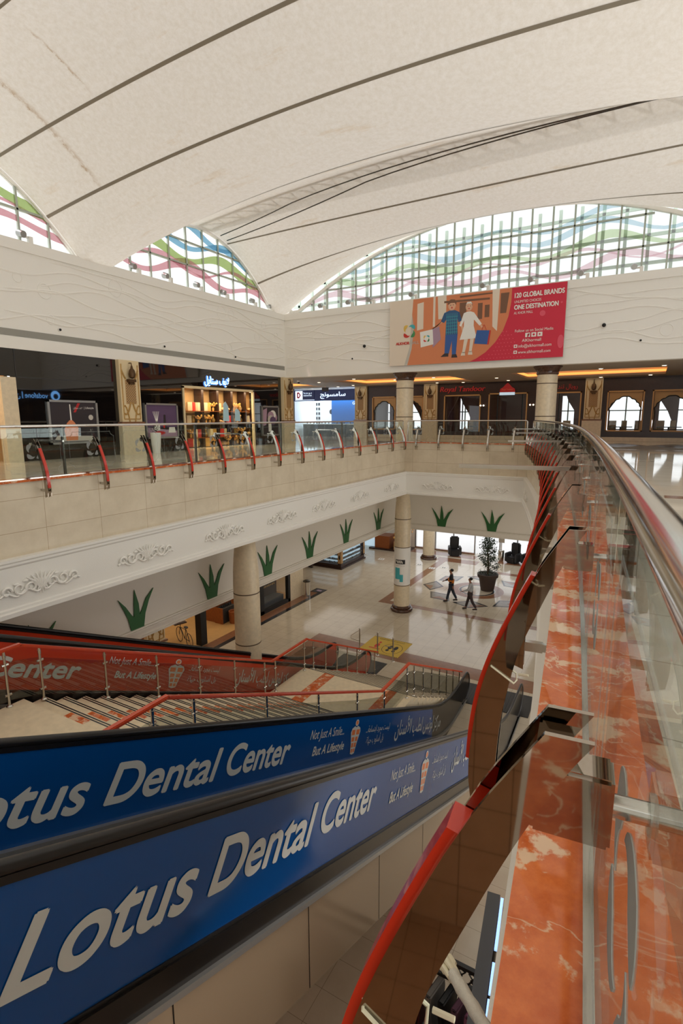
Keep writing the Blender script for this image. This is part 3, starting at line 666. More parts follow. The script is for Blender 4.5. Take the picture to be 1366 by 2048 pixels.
# far gallery
FX = [-9.35, -8.27, -7.15, -6.05, -4.98]
FINS = make_fin('steel')
for i, x in enumerate(FX):
    l = 'slim steel fin on the far railing seen head-on, %s from the left' % ORD[i]
    if i == 0: FINS.location = (x, YG, ZL); FINS.rotation_euler = (0, 0, -PI/2); FINS['label'] = l; FINS['group'] = 'fins on the far railing'
    else: dup(FINS, (x, YG, ZL), -PI/2, l, 'fins on the far railing')
    0 and place_fin((x, YG, ZL), -PI/2, 'steel fin on the far railing seen head-on, %s from the left' % ORD[i], 'fins on the far railing')
    pane(1.09, (x, YG, ZL), -PI/2, 'glass pane with frosted petal emblem in far railing, %s from the left' % ORD[i], 'panes of the far railing')
handrail('handrail', [(XG+.2, YG, ZL), (XG+.2, YG, ZR-.04), (XG+.24, YG, ZR), (-7, YG, ZR), (-4.55, YG, ZR), (-4.5, YG, ZR-.04), (-4.5, YG, ZL)], 'short steel handrail on the far gallery below the banner')
# curved gallery in front
RY = [.655+1.25*k for k in range(18)]
for i, y in enumerate(RY):
    nn, tt = cn(y); a = math.atan2(nn[1], nn[0])
    lab = 'curved fin with red strip on the near curved railing, '+('the closest and largest' if i == 0 else ORD[i]+' counting away from the camera')
    place_fin((xc(y), y, ZL), a, lab, 'fins on the near curved railing')
    pane(1.25, (xc(y), y, ZL), a, 'glass pane standing in red marble ledge, '+('the one closest to the camera' if i == 0 else ORD[i]+' pane going away from the camera'), 'panes of the near curved railing')
    if i in (3, 7, 11, 15): banner_bar((xc(y), y, ZL), a, 'thin steel bar sticking out over the void from the near curved railing, %s one away' % ORD[(3, 7, 11, 15).index(i)])
pane(1.25, (xc(-.6), -.6, ZL), math.atan2(cn(-.6)[0][1], cn(-.6)[0][0]), 'glass pane standing beside the camera on the marble ledge', 'panes of the near curved railing')
handrail('handrail', [(xc(y), y, ZR) for y in [-1, -.5, 0, .25, .5, .75, 1, 1.5, 2, 2.5, 3, 4, 5, 6, 7, 8, 9, 10, 11, 12, 13, 14, 15, 16, 17, 18, 19, 20, 21, 22, 23]]+[(xc(23.3), 23.3, ZR-.03), (xc(23.35), 23.36, ZR-.1), (xc(23.35), 23.36, ZL)], 'long curved steel handrail sweeping past on the right')
for i, y in enumerate([RY[0]+.625+1.25*k for k in range(0, 16, 2)]):
    m = MB(); nn, tt = cn(y); P = plane((xc(y)-nn[0]*.02, y-nn[1]*.02, ZL), (tt[0], tt[1], 0), (0, 0, 1)); m.prism([(-.004, .01), (.004, .01), (.004, .93), (-.004, .93)], P, -.012, .012)
    tag(mk('glass_joint', m, 'dark_steel'), 'thin dark vertical joint between panes of the near railing, %s going away' % ORD[i], 'joint', 'joints of the near railing')

# carved ornaments and green grass cut-outs
def ornament_mb():
    m = MB()
    def sc(cx, cz, r, a0, turns, sgn, r0=.028):
        n = 16; m.tube([(cx+sgn*(r*(1-.75*i/n))*math.cos(a0+turns*2*PI*i/n), .02, cz+(r*(1-.75*i/n))*math.sin(a0+turns*2*PI*i/n)) for i in range(n+1)], [r0*(1-.5*i/n) for i in range(n+1)], 6)
    for s in (-1, 1):
        sc(s*.66, -.02, .1, PI, -1.2, s); sc(s*.42, .0, .13, PI, 1.2, s); sc(s*.2, -.03, .11, 0, 1.1, s)
        n = 10; m.tube([(s*(.78-.75*i/n), .015, -.09+.05*math.sin(i*1.2)) for i in range(n+1)], .022, 6)
        for k in range(3): m.ball((s*(.3+.17*k), .015, .12-.03*k), .035, (1.6, .6, .8))
    for k in range(-3, 4): m.tube([(k*.015, .015, -.08), (k*.05, .03, .08), (k*.095, .02, .24-.02*abs(k))], [.012, .03, .008], 6)
    for k in range(-2, 3): m.tube([(k*.03, .02, -.06), (k*.06, .02, -.2+.02*abs(k))], [.02, .006], 6)
    return m
def place_orn(o, loc, rz, label, first):
    c = o if first else o.copy()
    if not first: COL.objects.link(c)
    c.location = loc; c.rotation_euler = (0, 0, rz); return tag(c, label, 'ornament', 'plaster ornaments on the fascia')
ORN = mk('plaster_ornament', ornament_mb(), 'relief_paint', None, True)
for i, y in enumerate((5.72, 8.21, 10.88, 13.54, 16.06, 18.8, 21.87)):
    place_orn(ORN, (XG+.25, y, 6.78), -PI/2, 'white scrolled plaster ornament on the left fascia, %s from the left' % ORD[i], i == 0)
for i, x in enumerate((-8.33, -5.8)):
    place_orn(ORN, (x, YG-.25, 6.72), PI, 'white scrolled plaster ornament on the far fascia, %s one' % ('left', 'right')[i], False)
y = 22.2; place_orn(ORN, (xc(y)+cn(y)[0][0]*.25, y+cn(y)[0][1]*.25, 6.75), math.atan2(cn(y)[0][1], cn(y)[0][0])-PI/2, 'scrolled plaster ornament on the curved fascia near the far corner', False)
GR = [(-.22, 0), (-.3, .35), (-.42, .62), (-.6, .98), (-.36, .72), (-.16, .42), (-.09, .36), (-.07, .7), (-.02, 1.12), (.1, .7), (.12, .38), (.2, .48), (.38, .78), (.68, 1.0), (.48, .7), (.32, .36), (.24, 0)]
def grass(mir): 
    m = MB(); V = [(x*.92*(mir), z) for x, z in GR]
    m.prism(V, plane((0, 0, 0), (1, 0, 0), (0, 0, 1)), 0.012, .04); return m
GO = mk('grass_cutout', grass(1), 'green_print')
k = 0
for i, y in enumerate((6.5, 9.4, 12.35, 15.3, 18.15, 21.25, 24.7)):
    c = GO if k == 0 else GO.copy()
    if k: COL.objects.link(c)
    k += 1; c.location = (XBK, y, 4.14); c.rotation_euler = (0, 0, PI/2); tag(c, 'green three-bladed grass cut-out on the left bulkhead, %s from the left' % ORD[i], 'wall decoration', 'green grass cut-outs')
for i, x in enumerate((-9.25, -6.59)):
    c = GO.copy(); COL.objects.link(c); c.location = (x, YBK, 4.14); c.rotation_euler = (0, 0, 0); tag(c, 'green three-bladed grass cut-out on the far bulkhead, %s one' % ('left', 'right')[i], 'wall decoration', 'green grass cut-outs')
# ================================================================ escalators and staircase
SL = .48; AL = math.atan(SL)
def escalator(name, label, X, th, hz0, W, panel, texts_near, texts_far, clad, ob=(.93, .93)):
    """local: u across (+ to the right), v along (descending away), z up; right balustrade outer face at u=0"""
    T = thing(name, label, 'escalator', (X, 0, 0), th)
    W2 = WORLDM[T.name]; v1 = (hz0-1.0)/SL; VT = -2.0; VE = 17.45 if th else 17.3
    def hz(v):                       # handrail height with a rounded foot
        r = 1.2
        if v < v1-r: return hz0-SL*v
        if v > v1+r: return 1.0
        q = (v-(v1-r))/(2*r); return (hz0-SL*(v1-r))-SL*2*r*(q-q*q/2)
    VS = [VT, 0, 3, 6, 9, 12, v1-1.2, v1-.9, v1-.6, v1-.3, v1, v1+.3, v1+.6, v1+.9, v1+1.2, VE]
    side = lambda u: plane(W2 @ Vector((u, 0, 0)), W2.to_3x3() @ Vector((0, 1, 0)), (0, 0, 1))
    R = .36
    for u0, u1, nm in ((-.045, 0, 'right'), (-W-.045, -W, 'left')):
        q_ = ob[0] if nm == 'right' else ob[1]
        um = (u0+u1)/2
        # glass / print panel and its rounded end
        P = side(um); top = [(v, hz(v)-.05) for v in VS]; bot = [(v, max(.03, hz(v)-q_)) for v in VS]
        cut = 13.7 if not clad else VE; VP = sorted([v for v in VS if v < cut]+[min(cut, VE)]); VQ = [cut]+[v for v in VS if v > cut]
        b = thing_part(T, 'balustrade_panel', MB().strip([(v, hz(v)-.05) for v in VP], [(v, max(.03, hz(v)-q_)) for v in VP], P, -.02, .02), panel)
        if len(VQ) > 1: thing_part(T, 'end_panel', MB().strip([(v, hz(v)-.05) for v in VQ], [(v, max(.03, hz(v)-q_)) for v in VQ], P, -.02, .02), 'dark_band')
        VV = [v for v in VS if v >= v1]
        arc = [(VE+R*1.1*math.sin(PI*k/12), hz(VE)-.05-.43+.43*math.cos(PI*k/12)) for k in range(13)]
        thing_part(T, 'newel_end', MB().prism([(VE-.05, .52-.43+.43), (VE-.05, .95)]+arc+[(VE-.05, .09)], P, -.021, .021), 'dark_band' if not clad else panel)
        # black rubber handrail going round the newel
        path = [(v, hz(v)) for v in VS]+[(VE+(R*1.1+.05)*math.sin(PI*k/10), hz(VE)-.48+.48*math.cos(PI*k/10)) for k in range(1, 11)]+[(VE-.4, .06)]
        thing_part(T, 'handrail', MB().tube([W2 @ Vector((um, v, z)) for v, z in path], .04, 10), 'black_rubber', True)
        thing_part(T, 'handrail_guide', MB().strip([(v, hz(v)-.035) for v in VS], [(v, hz(v)-.085) for v in VS], P, -.03, .03), 'dark_band')
        # deck trims and skirt below the panel
        for o0, o1, hw, mm in ((q_-.01, q_+.02, .03, 'black_rubber'), (q_+.02, q_+.24, .05, 'dark_band'), (q_+.24, q_+.3, .085, 'silver_frame')) if nm == 'right' else ((q_-.01, q_+.07, .075, 'silver_frame'), (q_+.07, q_+.3, .06, 'dark_band')):
            thing_part(T, 'deck_trim' if mm != 'dark_band' else 'skirt', MB().strip([(v, max(.002, hz(v)-o0)) for v in VS], [(v, max(.001, hz(v)-o1)) for v in VS], P, -hw, hw), mm)
    # steps and combs between the balustrades
    m = MB(); k = 0; pts = []; v = VT
    while v < v1+.8:
        z = hz(v)-1.3; pts += [(v, z), (v+.38, z)]; v += .38
    pts.append((VE+.3, .02)); m.strip(pts, [(a, b-.35) for a, b in pts], side(-W/2), -(W/2-.1), W/2-.1); thing_part(T, 'step_band', m, 'charcoal')
    m = MB(); m.b2((-W+.02, v1+1.6, .002), (-.04, VE+.95, .02))
    m2 = MB(); m2.box(None, (W+.5, 1.5, .018), W2 @ Matrix.Translation((-W/2+.05, VE+.55, .012)))
    for i in range(28): m2.box(None, (.02, 1.46, .008), W2 @ Matrix.Translation((-W/2+.05-(W+.44)/2+(W+.44)*i/27, VE+.55, .024)))
    m.b.free(); thing_part(T, 'comb_plate', m2, 'charcoal')
    # cladding of the truss
    m = MB(); A = [(v, hz(v)-1.3) for v in VS if v < v1-.8]; B = [(v, max(.02, hz(v)-2.45)) for v, _ in A]
    for u in (-.01, -W-.03): m.strip(A, B, side(u), -.012, .012)
    m.strip(B, [(v, z+.02) for v, z in B], side(-W/2), -W/2, W/2)
    thing_part(T, 'truss_cladding', m, 'cladding')
    for q in (2.1, 3.9, 5.7, 7.5, 9.3): thing_part(T, 'cladding_joint', MB().prism([(q, hz(q)-1.38), (q+.012, hz(q)-1.38), (q+.012, hz(q)-2.44), (q, hz(q)-2.44)], side(.003), 0, .002), 'dark_band')
    # printed words; s runs down the slope from v=0, t is square to it
    def PP(u, s, t):
        c, sn = math.cos(AL), math.sin(AL); v = s*c+t*sn; z = hz0-s*sn+t*c
        M = W2.to_3x3(); return plane(W2 @ Vector((u, v, z)), M @ Vector((0, c, -sn)), M @ Vector((0, sn, c)))
    for u, L in ((.0, texts_near), (-W+.0, texts_far)):
        for body, s0, s1, t, h, sh, off in L:
            if body == '*': logo(T, PP(u+.003, s0, t), s1-s0, h)
            else: thing_part(T, 'printed_words', MB().text(body, PP(u, s0, t), w=s1-s0, h=h, shear=sh, off=off, lift=.003), 'letter')
    return T
def thing_part(T, name, mb, m, smooth=False): return mk(name, mb, m, T, smooth)
def logo(T, P, w, h):
    """tooth-shaped badge built of orange blocks round a little figure"""
    m = MB(); k = [(.5, 0), (.3, .03), (.2, .3), (.02, .62), (.1, .72), (.35, .78), (.5, .74), (.65, .78), (.9, .72), (.98, .62), (.8, .3), (.7, .03)]
    m.prism([(x*w, y*h) for x, y in k], P, .001, .002); m.prism([(w*(.5+.17*math.cos(a*PI/8)), h*(.87+.09*math.sin(a*PI/8))) for a in range(16)], P, .001, .002)
    m.mi = 1
    for a, b, c, d in ((.32, .06, .47, .16), (.53, .06, .68, .16), (.27, .2, .46, .32), (.54, .2, .73, .32), (.2, .36, .45, .48), (.55, .36, .8, .48), (.12, .54, .44, .68), (.56, .54, .88, .68)):
        m.prism([(a*w, b*h), (c*w, b*h), (c*w, d*h), (a*w, d*h)], P, .002, .003)
    m.prism([(w*(.5+.11*math.cos(a*PI/8)), h*(.87+.06*math.sin(a*PI/8))) for a in range(16)], P, .002, .003)
    mk('printed_logo', m, ['letter', 'letter_orange'], T)
AR_BIG = "\ufee5\ufe8e\ufee8\ufeb3\ufef7\ufe8d \ufe90\ufec4\ufedf \ufeb2\ufe97\ufeee\ufedf \ufeb0\ufedb\ufeae\ufee3"
AR_S1 = "...\ufe94\ufee3\ufe8e\ufeb4\ufe98\ufe91\ufe8d \ufea9\ufeae\ufea0\ufee3 \ufe96\ufeb4\ufef4\ufedf"; AR_S2 = "\ufe93\ufe8e\ufef4\ufea3 \ufe8f\ufeee\ufee0\ufeb3\ufe83 \ufede\ufe91"
BI = .013
NEAR = [('Lotus', 1.47, 2.9, -.67, .41, .16, BI), ('Dental', 3.08, 4.72, -.66, .41, .16, BI), ('Center', 4.87, 6.4, -.62, .41, .16, BI), ('Not Just A Smile...', 6.9, 8.0, -.36, .15, .15, 0), ('But A Lifestyle', 6.98, 8.0, -.66, .15, .15, .005),
        ('*', 8.32, 8.74, -.76, .68, 0, 0), (AR_S1, 8.95, 9.95, -.36, .13, 0, 0), (AR_S2, 9.1, 9.95, -.62, .13, 0, 0), (AR_BIG, 10.4, 13.2, -.58, .36, 0, .006)]
FARX = [('Lotus', 1.95, 3.45, -.71, .42, .16, BI), ('Dental', 3.68, 5.5, -.7, .42, .16, BI), ('Center', 5.66, 7.3, -.68, .42, .16, BI), ('Not Just A Smile...', 7.92, 9.28, -.38, .16, .15, 0), ('But A Lifestyle', 8.1, 9.38, -.66, .16, .15, .005),
        ('*', 9.6, 10.08, -.8, .7, 0, 0), (AR_S1, 10.4, 11.8, -.42, .13, 0, 0), (AR_S2, 10.5, 11.5, -.65, .14, 0, 0), (AR_BIG, 12.25, 16.3, -.62, .36, 0, .006)]
REDN = [('Lotus', 1.0, 1.9, -.63, .34, .16, BI), ('Dental', 2.9, 4.5, -.63, .34, .16, BI), ('Center', 4.72, 6.5, -.63, .34, .16, BI), ('Not Just A Smile...', 7.08, 8.25, -.31, .14, .15, 0), ('But A Lifestyle', 7.3, 8.4, -.58, .14, .15, .005),
        ('*', 8.7, 9.22, -.76, .66, 0, 0), (AR_S1, 9.35, 10.45, -.36, .12, 0, 0), (AR_S2, 9.4, 10.4, -.6, .12, 0, 0), (AR_BIG, 11.2, 13.9, -.58, .32, 0, .006)]
escalator('escalator', 'blue escalator with dental center lettering descending away in front', -2.52, R_(1.7), 8.25, 1.85, 'blue_print', NEAR, FARX, False, (1.07, .98))
escalator('escalator', 'red escalator with dental center lettering beyond the staircase', -8.8, 0, 8.5, 1.5, 'red_print', REDN, [], True)

# staircase: two flights and a landing between the escalators
SX0, SX1 = -8.52, -5.05
def stair_profile():
    pts = []
    z = 5.36; y = 4.45
    for i in range(18): pts.append((y, z)); z -= .1672; y += .362
    L1 = (y, z)
    return pts, L1
T = thing('staircase', 'beige marble staircase with red diamond inlays between the two escalators', 'staircase', (-6.8, 10, 0))
mk('upper_landing', MB().b2((SX0, -2, 5.06), (SX1, 4.45, 5.36)), 'stone', T)
def flight(y0, z0, n, rise, run):
    for i in range(n):
        y, z = y0+i*run, z0-(i+1)*rise
        s = mk('step', MB().b2((SX0-.06, y, z-.3), (SX1+.04, y+run+.03, z)), 'stone', T)
        m = MB(); m.b2((SX0-.05, y+run-.06, z), (SX1+.03, y+run-.035, z+.002)); m.b2((SX0-.05, y+run-.015, z), (SX1+.03, y+run+.01, z+.002)); mk('nosing_strip', m, 'black_tile', s)
        c = -7.5; m = MB(); m.b2((c-.24, y+.03, z), (c+.24, y+run-.07, z+.002)); mk('red_inlay', m, 'red_marble', s)
F1 = 18; flight(4.45, 5.36, F1, .167, .362)
YL0 = 4.45+F1*.362; ZLN = 5.36-F1*.167
ld = mk('landing', MB().b2((SX0-.06, YL0, ZLN-.3), (SX1+.04, YL0+1.75, ZLN)), 'stone', T)
c = (SX0+SX1)/2-.15
for xa, xb in ((-7.85, -7.5), (-5.8, -5.5)): mk('red_inlay', MB().b2((xa, YL0, ZLN), (xb, YL0+1.75, ZLN+.002)), 'red_marble', ld)
F2 = 14; R2 = ZLN/F2; flight(YL0+1.75, ZLN, F2, R2, .345)
YB2 = YL0+1.75+F2*.345
m = MB(); P = plane(((SX0+SX1)/2, 0, 0), (0, 1, 0), (0, 0, 1)); m.strip([(-2, 5.1), (4.5, 5.1), (YL0+.2, ZLN-.25), (YL0+1.7, ZLN-.25), (YB2-.6, .03)], [(-2, 4.7), (4.4, 4.7), (YL0+.2, ZLN-.7), (YL0+1.5, ZLN-.7), (YB2-1.1, .02)], P, -1.6, 1.6); mk('soffit', m, 'plaster', T)
HR = .95
def rail(x, label, posts1, s):
    t = thing('stair_railing', label, 'railing', (x, 10, 0))
    def zr(y): 
        if y < 4.45: return 5.36+HR
        if y < YL0: return 5.36+HR-(y-4.45)*.167/.362
        if y < YL0+1.75: return ZLN+HR
        return ZLN+HR-(y-YL0-1.75)*R2/.345
    for a, b, mm in ((2.2, 4.45, 'orange_red'), (4.45, YL0, 'orange_red'), (YL0, YL0+1.75, 'orange_red'), (YL0+1.75, YB2+.1, 'orange_red')):
        m = MB(); e = .02; m.bar((x, a-.02, zr(a) if a != YL0+1.75 else ZLN+HR), (x, b+.02, zr(b-.001)), .085, .05); mk('handrail', m.bev(.012), mm, t)
    ps = [3.2, 4.2]+posts1+[YL0+.15, YL0+1.6]+[YL0+1.75+.35+.72*k for k in range(7)]
    for y in ps:
        zt = zr(y)-.03; zb = zt-HR+.03
        m = MB().tube([(x, y, zb), (x, y, zt)], .021, 10).lathe((x, y, zb), [(.05, 0), (.05, .012), (.03, .03)], 14).lathe((x, y, zt-.1), [(.027, 0), (.027, .06)], 12); p = mk('post', m, 'steel', t, True)
        m = MB()
        for h in (.2, .7): m.tube([(x, y-.05, zb+h), (x, y+.05, zb+h)], .02, 8)
        mk('clamp', m, 'steel', p, True)
    for a, b in zip(ps, ps[1:]):
        if b-a > 2: continue
        P = plane((x, 0, 0), (0, 1, 0), (0, 0, 1)); a2, b2 = a+.03, b-.03
        mk('glass', MB().prism([(a2, zr(a2)-.85), (b2, zr(b2)-.85), (b2, zr(b2)-.2), (a2, zr(a2)-.2)], P, -.005, .005), 'balustrade_glass', t)
    return t
rail(-8.47, 'stair railing with orange handrail and steel posts in front of the red escalator', [4.75+1.18*k for k in range(6)], 1)
rail(-5.15, 'stair railing with orange handrail beside the blue escalator', [4.9+1.6*k for k in range(4)], -1)
# ================================================================ gallery shops
# left shopfront: black gloss, a lit display window and the boutique opening
Wz = (18.3, 22)
m = MB(); X0 = XW-.25
m.b2((X0, YB, 11.15), (XW, YW+.2, ZCEIL)); m.b2((X0, 9.68, ZF), (XW, 16.5, 11.15)); m.b2((X0, 21.15, ZF), (XW, YW+.2, 11.15)); m.b2((X0, YB, ZF), (XW, 3, 11.15))
struct('wall_shopfront', m, 'gloss_black')
m = MB(); m.b2((XW, 9.74, 11.12), (XW+.012, 13.2, 11.15)); m.b2((XW, 9.72, 11.15), (XW+.012, 9.74, ZCEIL)); m.b2((XW, 14.4, 11.12), (XW+.012, 16.5, 11.14)); struct('trim_13', m, 'charcoal')
struct('trim_14', MB().b2((X0, 9.22, ZF), (XW+.06, 9.68, 11.12)), 'stone')
struct('wall_boutique', MB().b2((-21, 2, ZF), (-20.8, 9.5, ZCEIL)).b2((-21, 9.5, ZF), (XW-.25, 9.6, ZCEIL)).b2((-21, 2, 11.5), (XW-.25, 9.6, 11.6)), 'tan_panel')
t = thing('clothes_rail', 'gold clothes rail with garments in the orange-lit shop at the left edge', 'rack', (-17.9, 8.7, ZF))
mk('frame', MB().tube([(-17.9, 8.2, ZF), (-17.9, 8.2, 9.9), (-17.9, 8.3, 10), (-17.9, 9.1, 10), (-17.9, 9.2, 9.9), (-17.9, 9.2, ZF)], .02, 8), 'gold', t, True)
for i, c in enumerate(('red_sign', 'black', 'tan_panel', 'garment_red')): mk('garment', MB().b2((-18.15, 8.38+i*.2, 9.0), (-17.65, 8.46+i*.2, 9.96)).bev(.03), c, t)
struct('window_5', MB().b2((XW-.04, 16.56, 8.6), (XW-.03, 21.1, 11.12)), 'shop_glass')
m = MB(); 
for a in ((16.5, 8.55, 16.58, 11.2), (21.08, 8.55, 21.16, 11.2), (16.5, 11.12, 21.16, 11.22)): m.b2((XW-.08, a[0], a[1]), (XW+.05, a[2], a[3]))
struct('trim_15', m, 'cream')
struct('wall_display', MB().b2((-18.5, 16.4, ZF), (-18.4, 22.6, 11.3)).b2((-18.5, 16.35, ZF), (XW-.25, 16.5, 11.3)).b2((-18.5, 22.5, ZF), (XW-.25, 22.65, 11.3)).b2((-18.5, 16.35, 11.22), (XW-.25, 22.65, 11.3)), 'tan_panel')
t = thing('display_shelving', 'dark wood display shelving behind the lit shop window', 'shelving', (-18, 19.8, ZF))
for i, y in enumerate((18.6, 19.6, 20.6, 21.6)): mk('upright', MB().b2((-18.35, y-.07, ZF), (-17.9, y+.07, 11.2)), 'brown_wood', t)
SHZ = (9.0, 9.62, 10.2)
for z in SHZ: mk('shelf', MB().b2((-18.35, 16.55, z-.03), (-17.85, 22.5, z)), 'warm_wood', t)
rnd = random.Random(4)
def vase(s): return MB().lathe((0, 0, 0), [(.05*s, 0), (.1*s, .1*s), (.11*s, .18*s), (.05*s, .3*s), (.04*s, .36*s), (.06*s, .4*s)], 12)
def bouquet(s):
    m = MB().lathe((0, 0, 0), [(.04*s, 0), (.06*s, .1*s), (.04*s, .18*s)], 8)
    for k in range(14): a = k*2.4; r = .05+.012*k; m.ball((r*math.cos(a)*s, r*math.sin(a)*s, (.24+.012*k)*s), .045*s, u=6, v=4)
    return m
def carton(s): return MB().b2((-.09*s, -.12*s, 0), (.09*s, .12*s, .4*s)).bev(.008)
def cushion(s): return MB().ball((0, 0, .1*s), .2*s, (.9, 1, .5))
KINDS = [('gold_vase', 'gold vase', 'vase', vase, 'gold'), ('flower_bouquet', 'bunch of gold flowers', 'flowers', bouquet, 'glass_goods'), ('red_carton', 'red gift carton', 'box', carton, 'print_red'), ('cream_carton', 'cream gift carton', 'box', carton, 'cream'), ('cushion', 'beige cushion', 'cushion', cushion, 'tan_panel'), ('orange_carton', 'orange gift carton', 'box', carton, 'glass_goods')]
SRC = {}
bays = [(17.7, 18.5), (18.7, 19.5), (19.7, 20.5), (20.7, 21.5), (21.7, 22.45)]; BN = ('leftmost', 'second', 'middle', 'fourth', 'rightmost')
plan = {0: [2, 3, 0, 1, 3], 1: [3, 5, 1, 1, 0], 2: [2, 3, 4, 4, 1], 3: [1, 0, 1, 1, 0], 4: [3, 4, 4, 0, 4]}
for b, (a, c) in enumerate(bays):
    for s, z in enumerate((ZF+.02,)+SHZ):
        for q in range(3):
            k = KINDS[plan[b][(s*3+q+b) % 5]]; sc = .95 if s else 1.05
            y = a+(c-a)*(.17+.33*q); lab = f"{k[1]}, {('left', 'middle', 'right')[q]} on the {('bottom', 'low', 'third', 'top')[s]} shelf, {BN[b]} bay of lit shop window"
            if k[0] not in SRC: o = mk(k[0], k[3](1), k[4], None, True); SRC[k[0]] = o
            else: o = SRC[k[0]].copy(); COL.objects.link(o)
            o.location = (-18.05+rnd.uniform(-.05, .08), y, z+.002); o.rotation_euler = (0, 0, rnd.uniform(-.4, .4)); o.scale = (sc, sc, sc); tag(o, lab, k[2], 'goods in the lit shop window')
for y, h, l in ((19.15, .9, 'taller'), (19.95, .6, 'shorter')):
    m = MB().prism([(y-.2, 9.75), (y+.2, 9.72), (y+.17, 9.72+h*.75), (y, 9.72+h), (y-.16, 9.75+h*.85)], XP((XW-.02, 0, 0)), .0, .006); tag(mk('window_sticker', m, 'sticker_blue'), 'pale blue sticker on the lit shop window, the %s of two' % l, 'sticker')

def sign(name, label, P, body, w, h, mface, halo=None, off=.02, depth=.05, back=None):
    t = thing(name, label, 'sign', P.translation)
    if halo:
        m = MB()
        for dx, dy in ((-.03, 0), (.03, 0), (0, -.03), (0, .03)): m.text(body, P @ Matrix.Translation((dx, dy, .01)), w=w, h=h, lift=0)
        mk('letter_halo', m, halo, t)
    m = MB()
    for q in range(2 if off else 1): m.text(body, P @ Matrix.Translation((off*(q-.5) if off else 0, 0, depth)), w=w, h=h, lift=.001*q)
    mk('letters', m, mface, t); return t
LIFE = "\ufede\ufef3\ufe8e\ufe98\ufeb3 \ufed2\ufef3\ufefb"
sign('shop_sign', 'glowing blue-white Arabic sign above the lit shop window', XP((XW, 17.8, 11.36)), LIFE, 1.58, .32, 'neon_white', 'neon_blue')
# sign of a shop on the right side: it is seen mirrored in the black shopfront
t = thing('shop_sign', 'glowing phone shop sign seen mirrored in the black shopfront at left', 'sign', (5.15, 23, 11.4))
XN = lambda o: plane(o, (0, -1, 0), (0, 0, 1))
MATS['neon_strong'] = mat('neon_strong', (120, 185, 255), .5, emit=7)
m = MB(); m.text('vodafone', XN((5.15, 24.6, 11.4)), w=1.7, h=.36); m.text("\ufee5\ufeee\ufed3\ufe8d\ufea9\ufeee\ufed3", XN((5.15, 22.55, 11.4)), w=1.6, h=.36); m.prism([(0, -.05), (.05, -.05), (.05, .42), (0, .42)], XN((5.15, 22.75, 11.4)), 0, .004); mk('letters', m, 'neon_strong', t)
n = 24; m = MB(); m.strip([(.36*math.cos(2*PI*i/n), .36*math.sin(2*PI*i/n)) for i in range(n+1)], [(.2*math.cos(2*PI*i/n)-.03, .2*math.sin(2*PI*i/n)-.05) for i in range(n+1)], XN((5.15, 25.2, 11.6)), 0, .004); mk('emblem', m, 'neon_strong', t)
# posters
def poster(label, y0, y1, z0, z1, draw):
    t = thing('framed_poster', label, 'poster', (XW, (y0+y1)/2, z0)); m = MB(); f = .07
    for a in ((y0, z0, y1, z0+f), (y0, z1-f, y1, z1), (y0, z0, y0+f, z1), (y1-f, z0, y1, z1)): m.b2((XW, a[0], a[1]), (XW+.07, a[2], a[3]))
    mk('frame', m, 'silver_frame', t); m = MB(); m.b2((XW+.005, y0+f, z0+f), (XW+.03, y1-f, z1-f)); mk('backing', m, 'print_dark', t)
    m = MB(); draw(m, XP((XW+.031, y0+f, z0+f)), y1-y0-2*f, z1-z0-2*f); mk('print', m, ['print_dark', 'print_orange', 'print_white', 'print_purple', 'print_mauve', 'red_sign', 'print_grey'], t)
def ell(cx, cy, rx, ry, n=20, a0=0, a1=2*PI): return [(cx+rx*math.cos(a0+(a1-a0)*i/n), cy+ry*math.sin(a0+(a1-a0)*i/n)) for i in range(n)]
def d1(m, P, w, h):
    m.mi = 6; m.prism([(.05, .02), (w-.05, .02), (w-.2, .18), (.2, .22)], P, 0, .002)
    m.mi = 1; m.prism([(w*.3, .05), (w*.55, .05), (w*.58, h*.35), (w*.5, h*.5), (w*.46, h*.55), (w*.4, h*.55), (w*.34, h*.48), (w*.27, h*.3)], P, .001, .003); m.mi = 2; m.prism([(w*.42, h*.55), (w*.45, h*.55), (w*.44, h*.95), (w*.42, h*.95)], P, .001, .004)
    m.mi = 5; m.prism([(w*.55, h*.75), (w*.66, h*.98), (w*.6, h*.98), (w*.5, h*.75)], P, .001, .002); m.mi = 6; m.prism(ell(w*.88, h*.62, .09, .09), P, .001, .003)
    m.mi = 2; m.text('| Lifestyle', P @ Matrix.Translation((w*.74, h*.84, .002)), w=w*.22, h=.07); m.text(LIFE, P @ Matrix.Translation((w*.5, h*.84, .002)), w=w*.2, h=.06)
def d2(m, P, w, h):
    m.mi = 3; m.prism([(0, h*.3), (w, h*.3), (w, h), (0, h)], P, 0, .001); m.mi = 4; m.prism([(0, 0), (w, 0), (w, h*.18), (0, h*.3)], P, 0, .0015)
    m.mi = 2
    for k in range(6): x = w*.3+(k-2.5)*.03; m.prism([(w*.32, h*.4), (w*.335, h*.4), (x+(k-2.5)*.03+.014, h*.8), (x+(k-2.5)*.03, h*.8)], P, .001, .003)
    m.prism([(w*.24, h*.2), (w*.42, h*.2), (w*.42, h*.4), (w*.24, h*.4)], P, .002, .004); m.prism([(w*.7, h*.12), (w*.95, h*.12), (w*.92, h*.3), (w*.73, h*.3)], P, .002, .004)
    m.mi = 0; m.prism([(w*.54, h*.26), (w*.64, h*.26), (w*.62, h*.7), (w*.56, h*.7)], P, .001, .003); m.mi = 5; m.prism(ell(w*.4, h*.12, .3, .07), P, .002, .004); m.prism(ell(w*.56, h*.34, .05, .09), P, .002, .005)
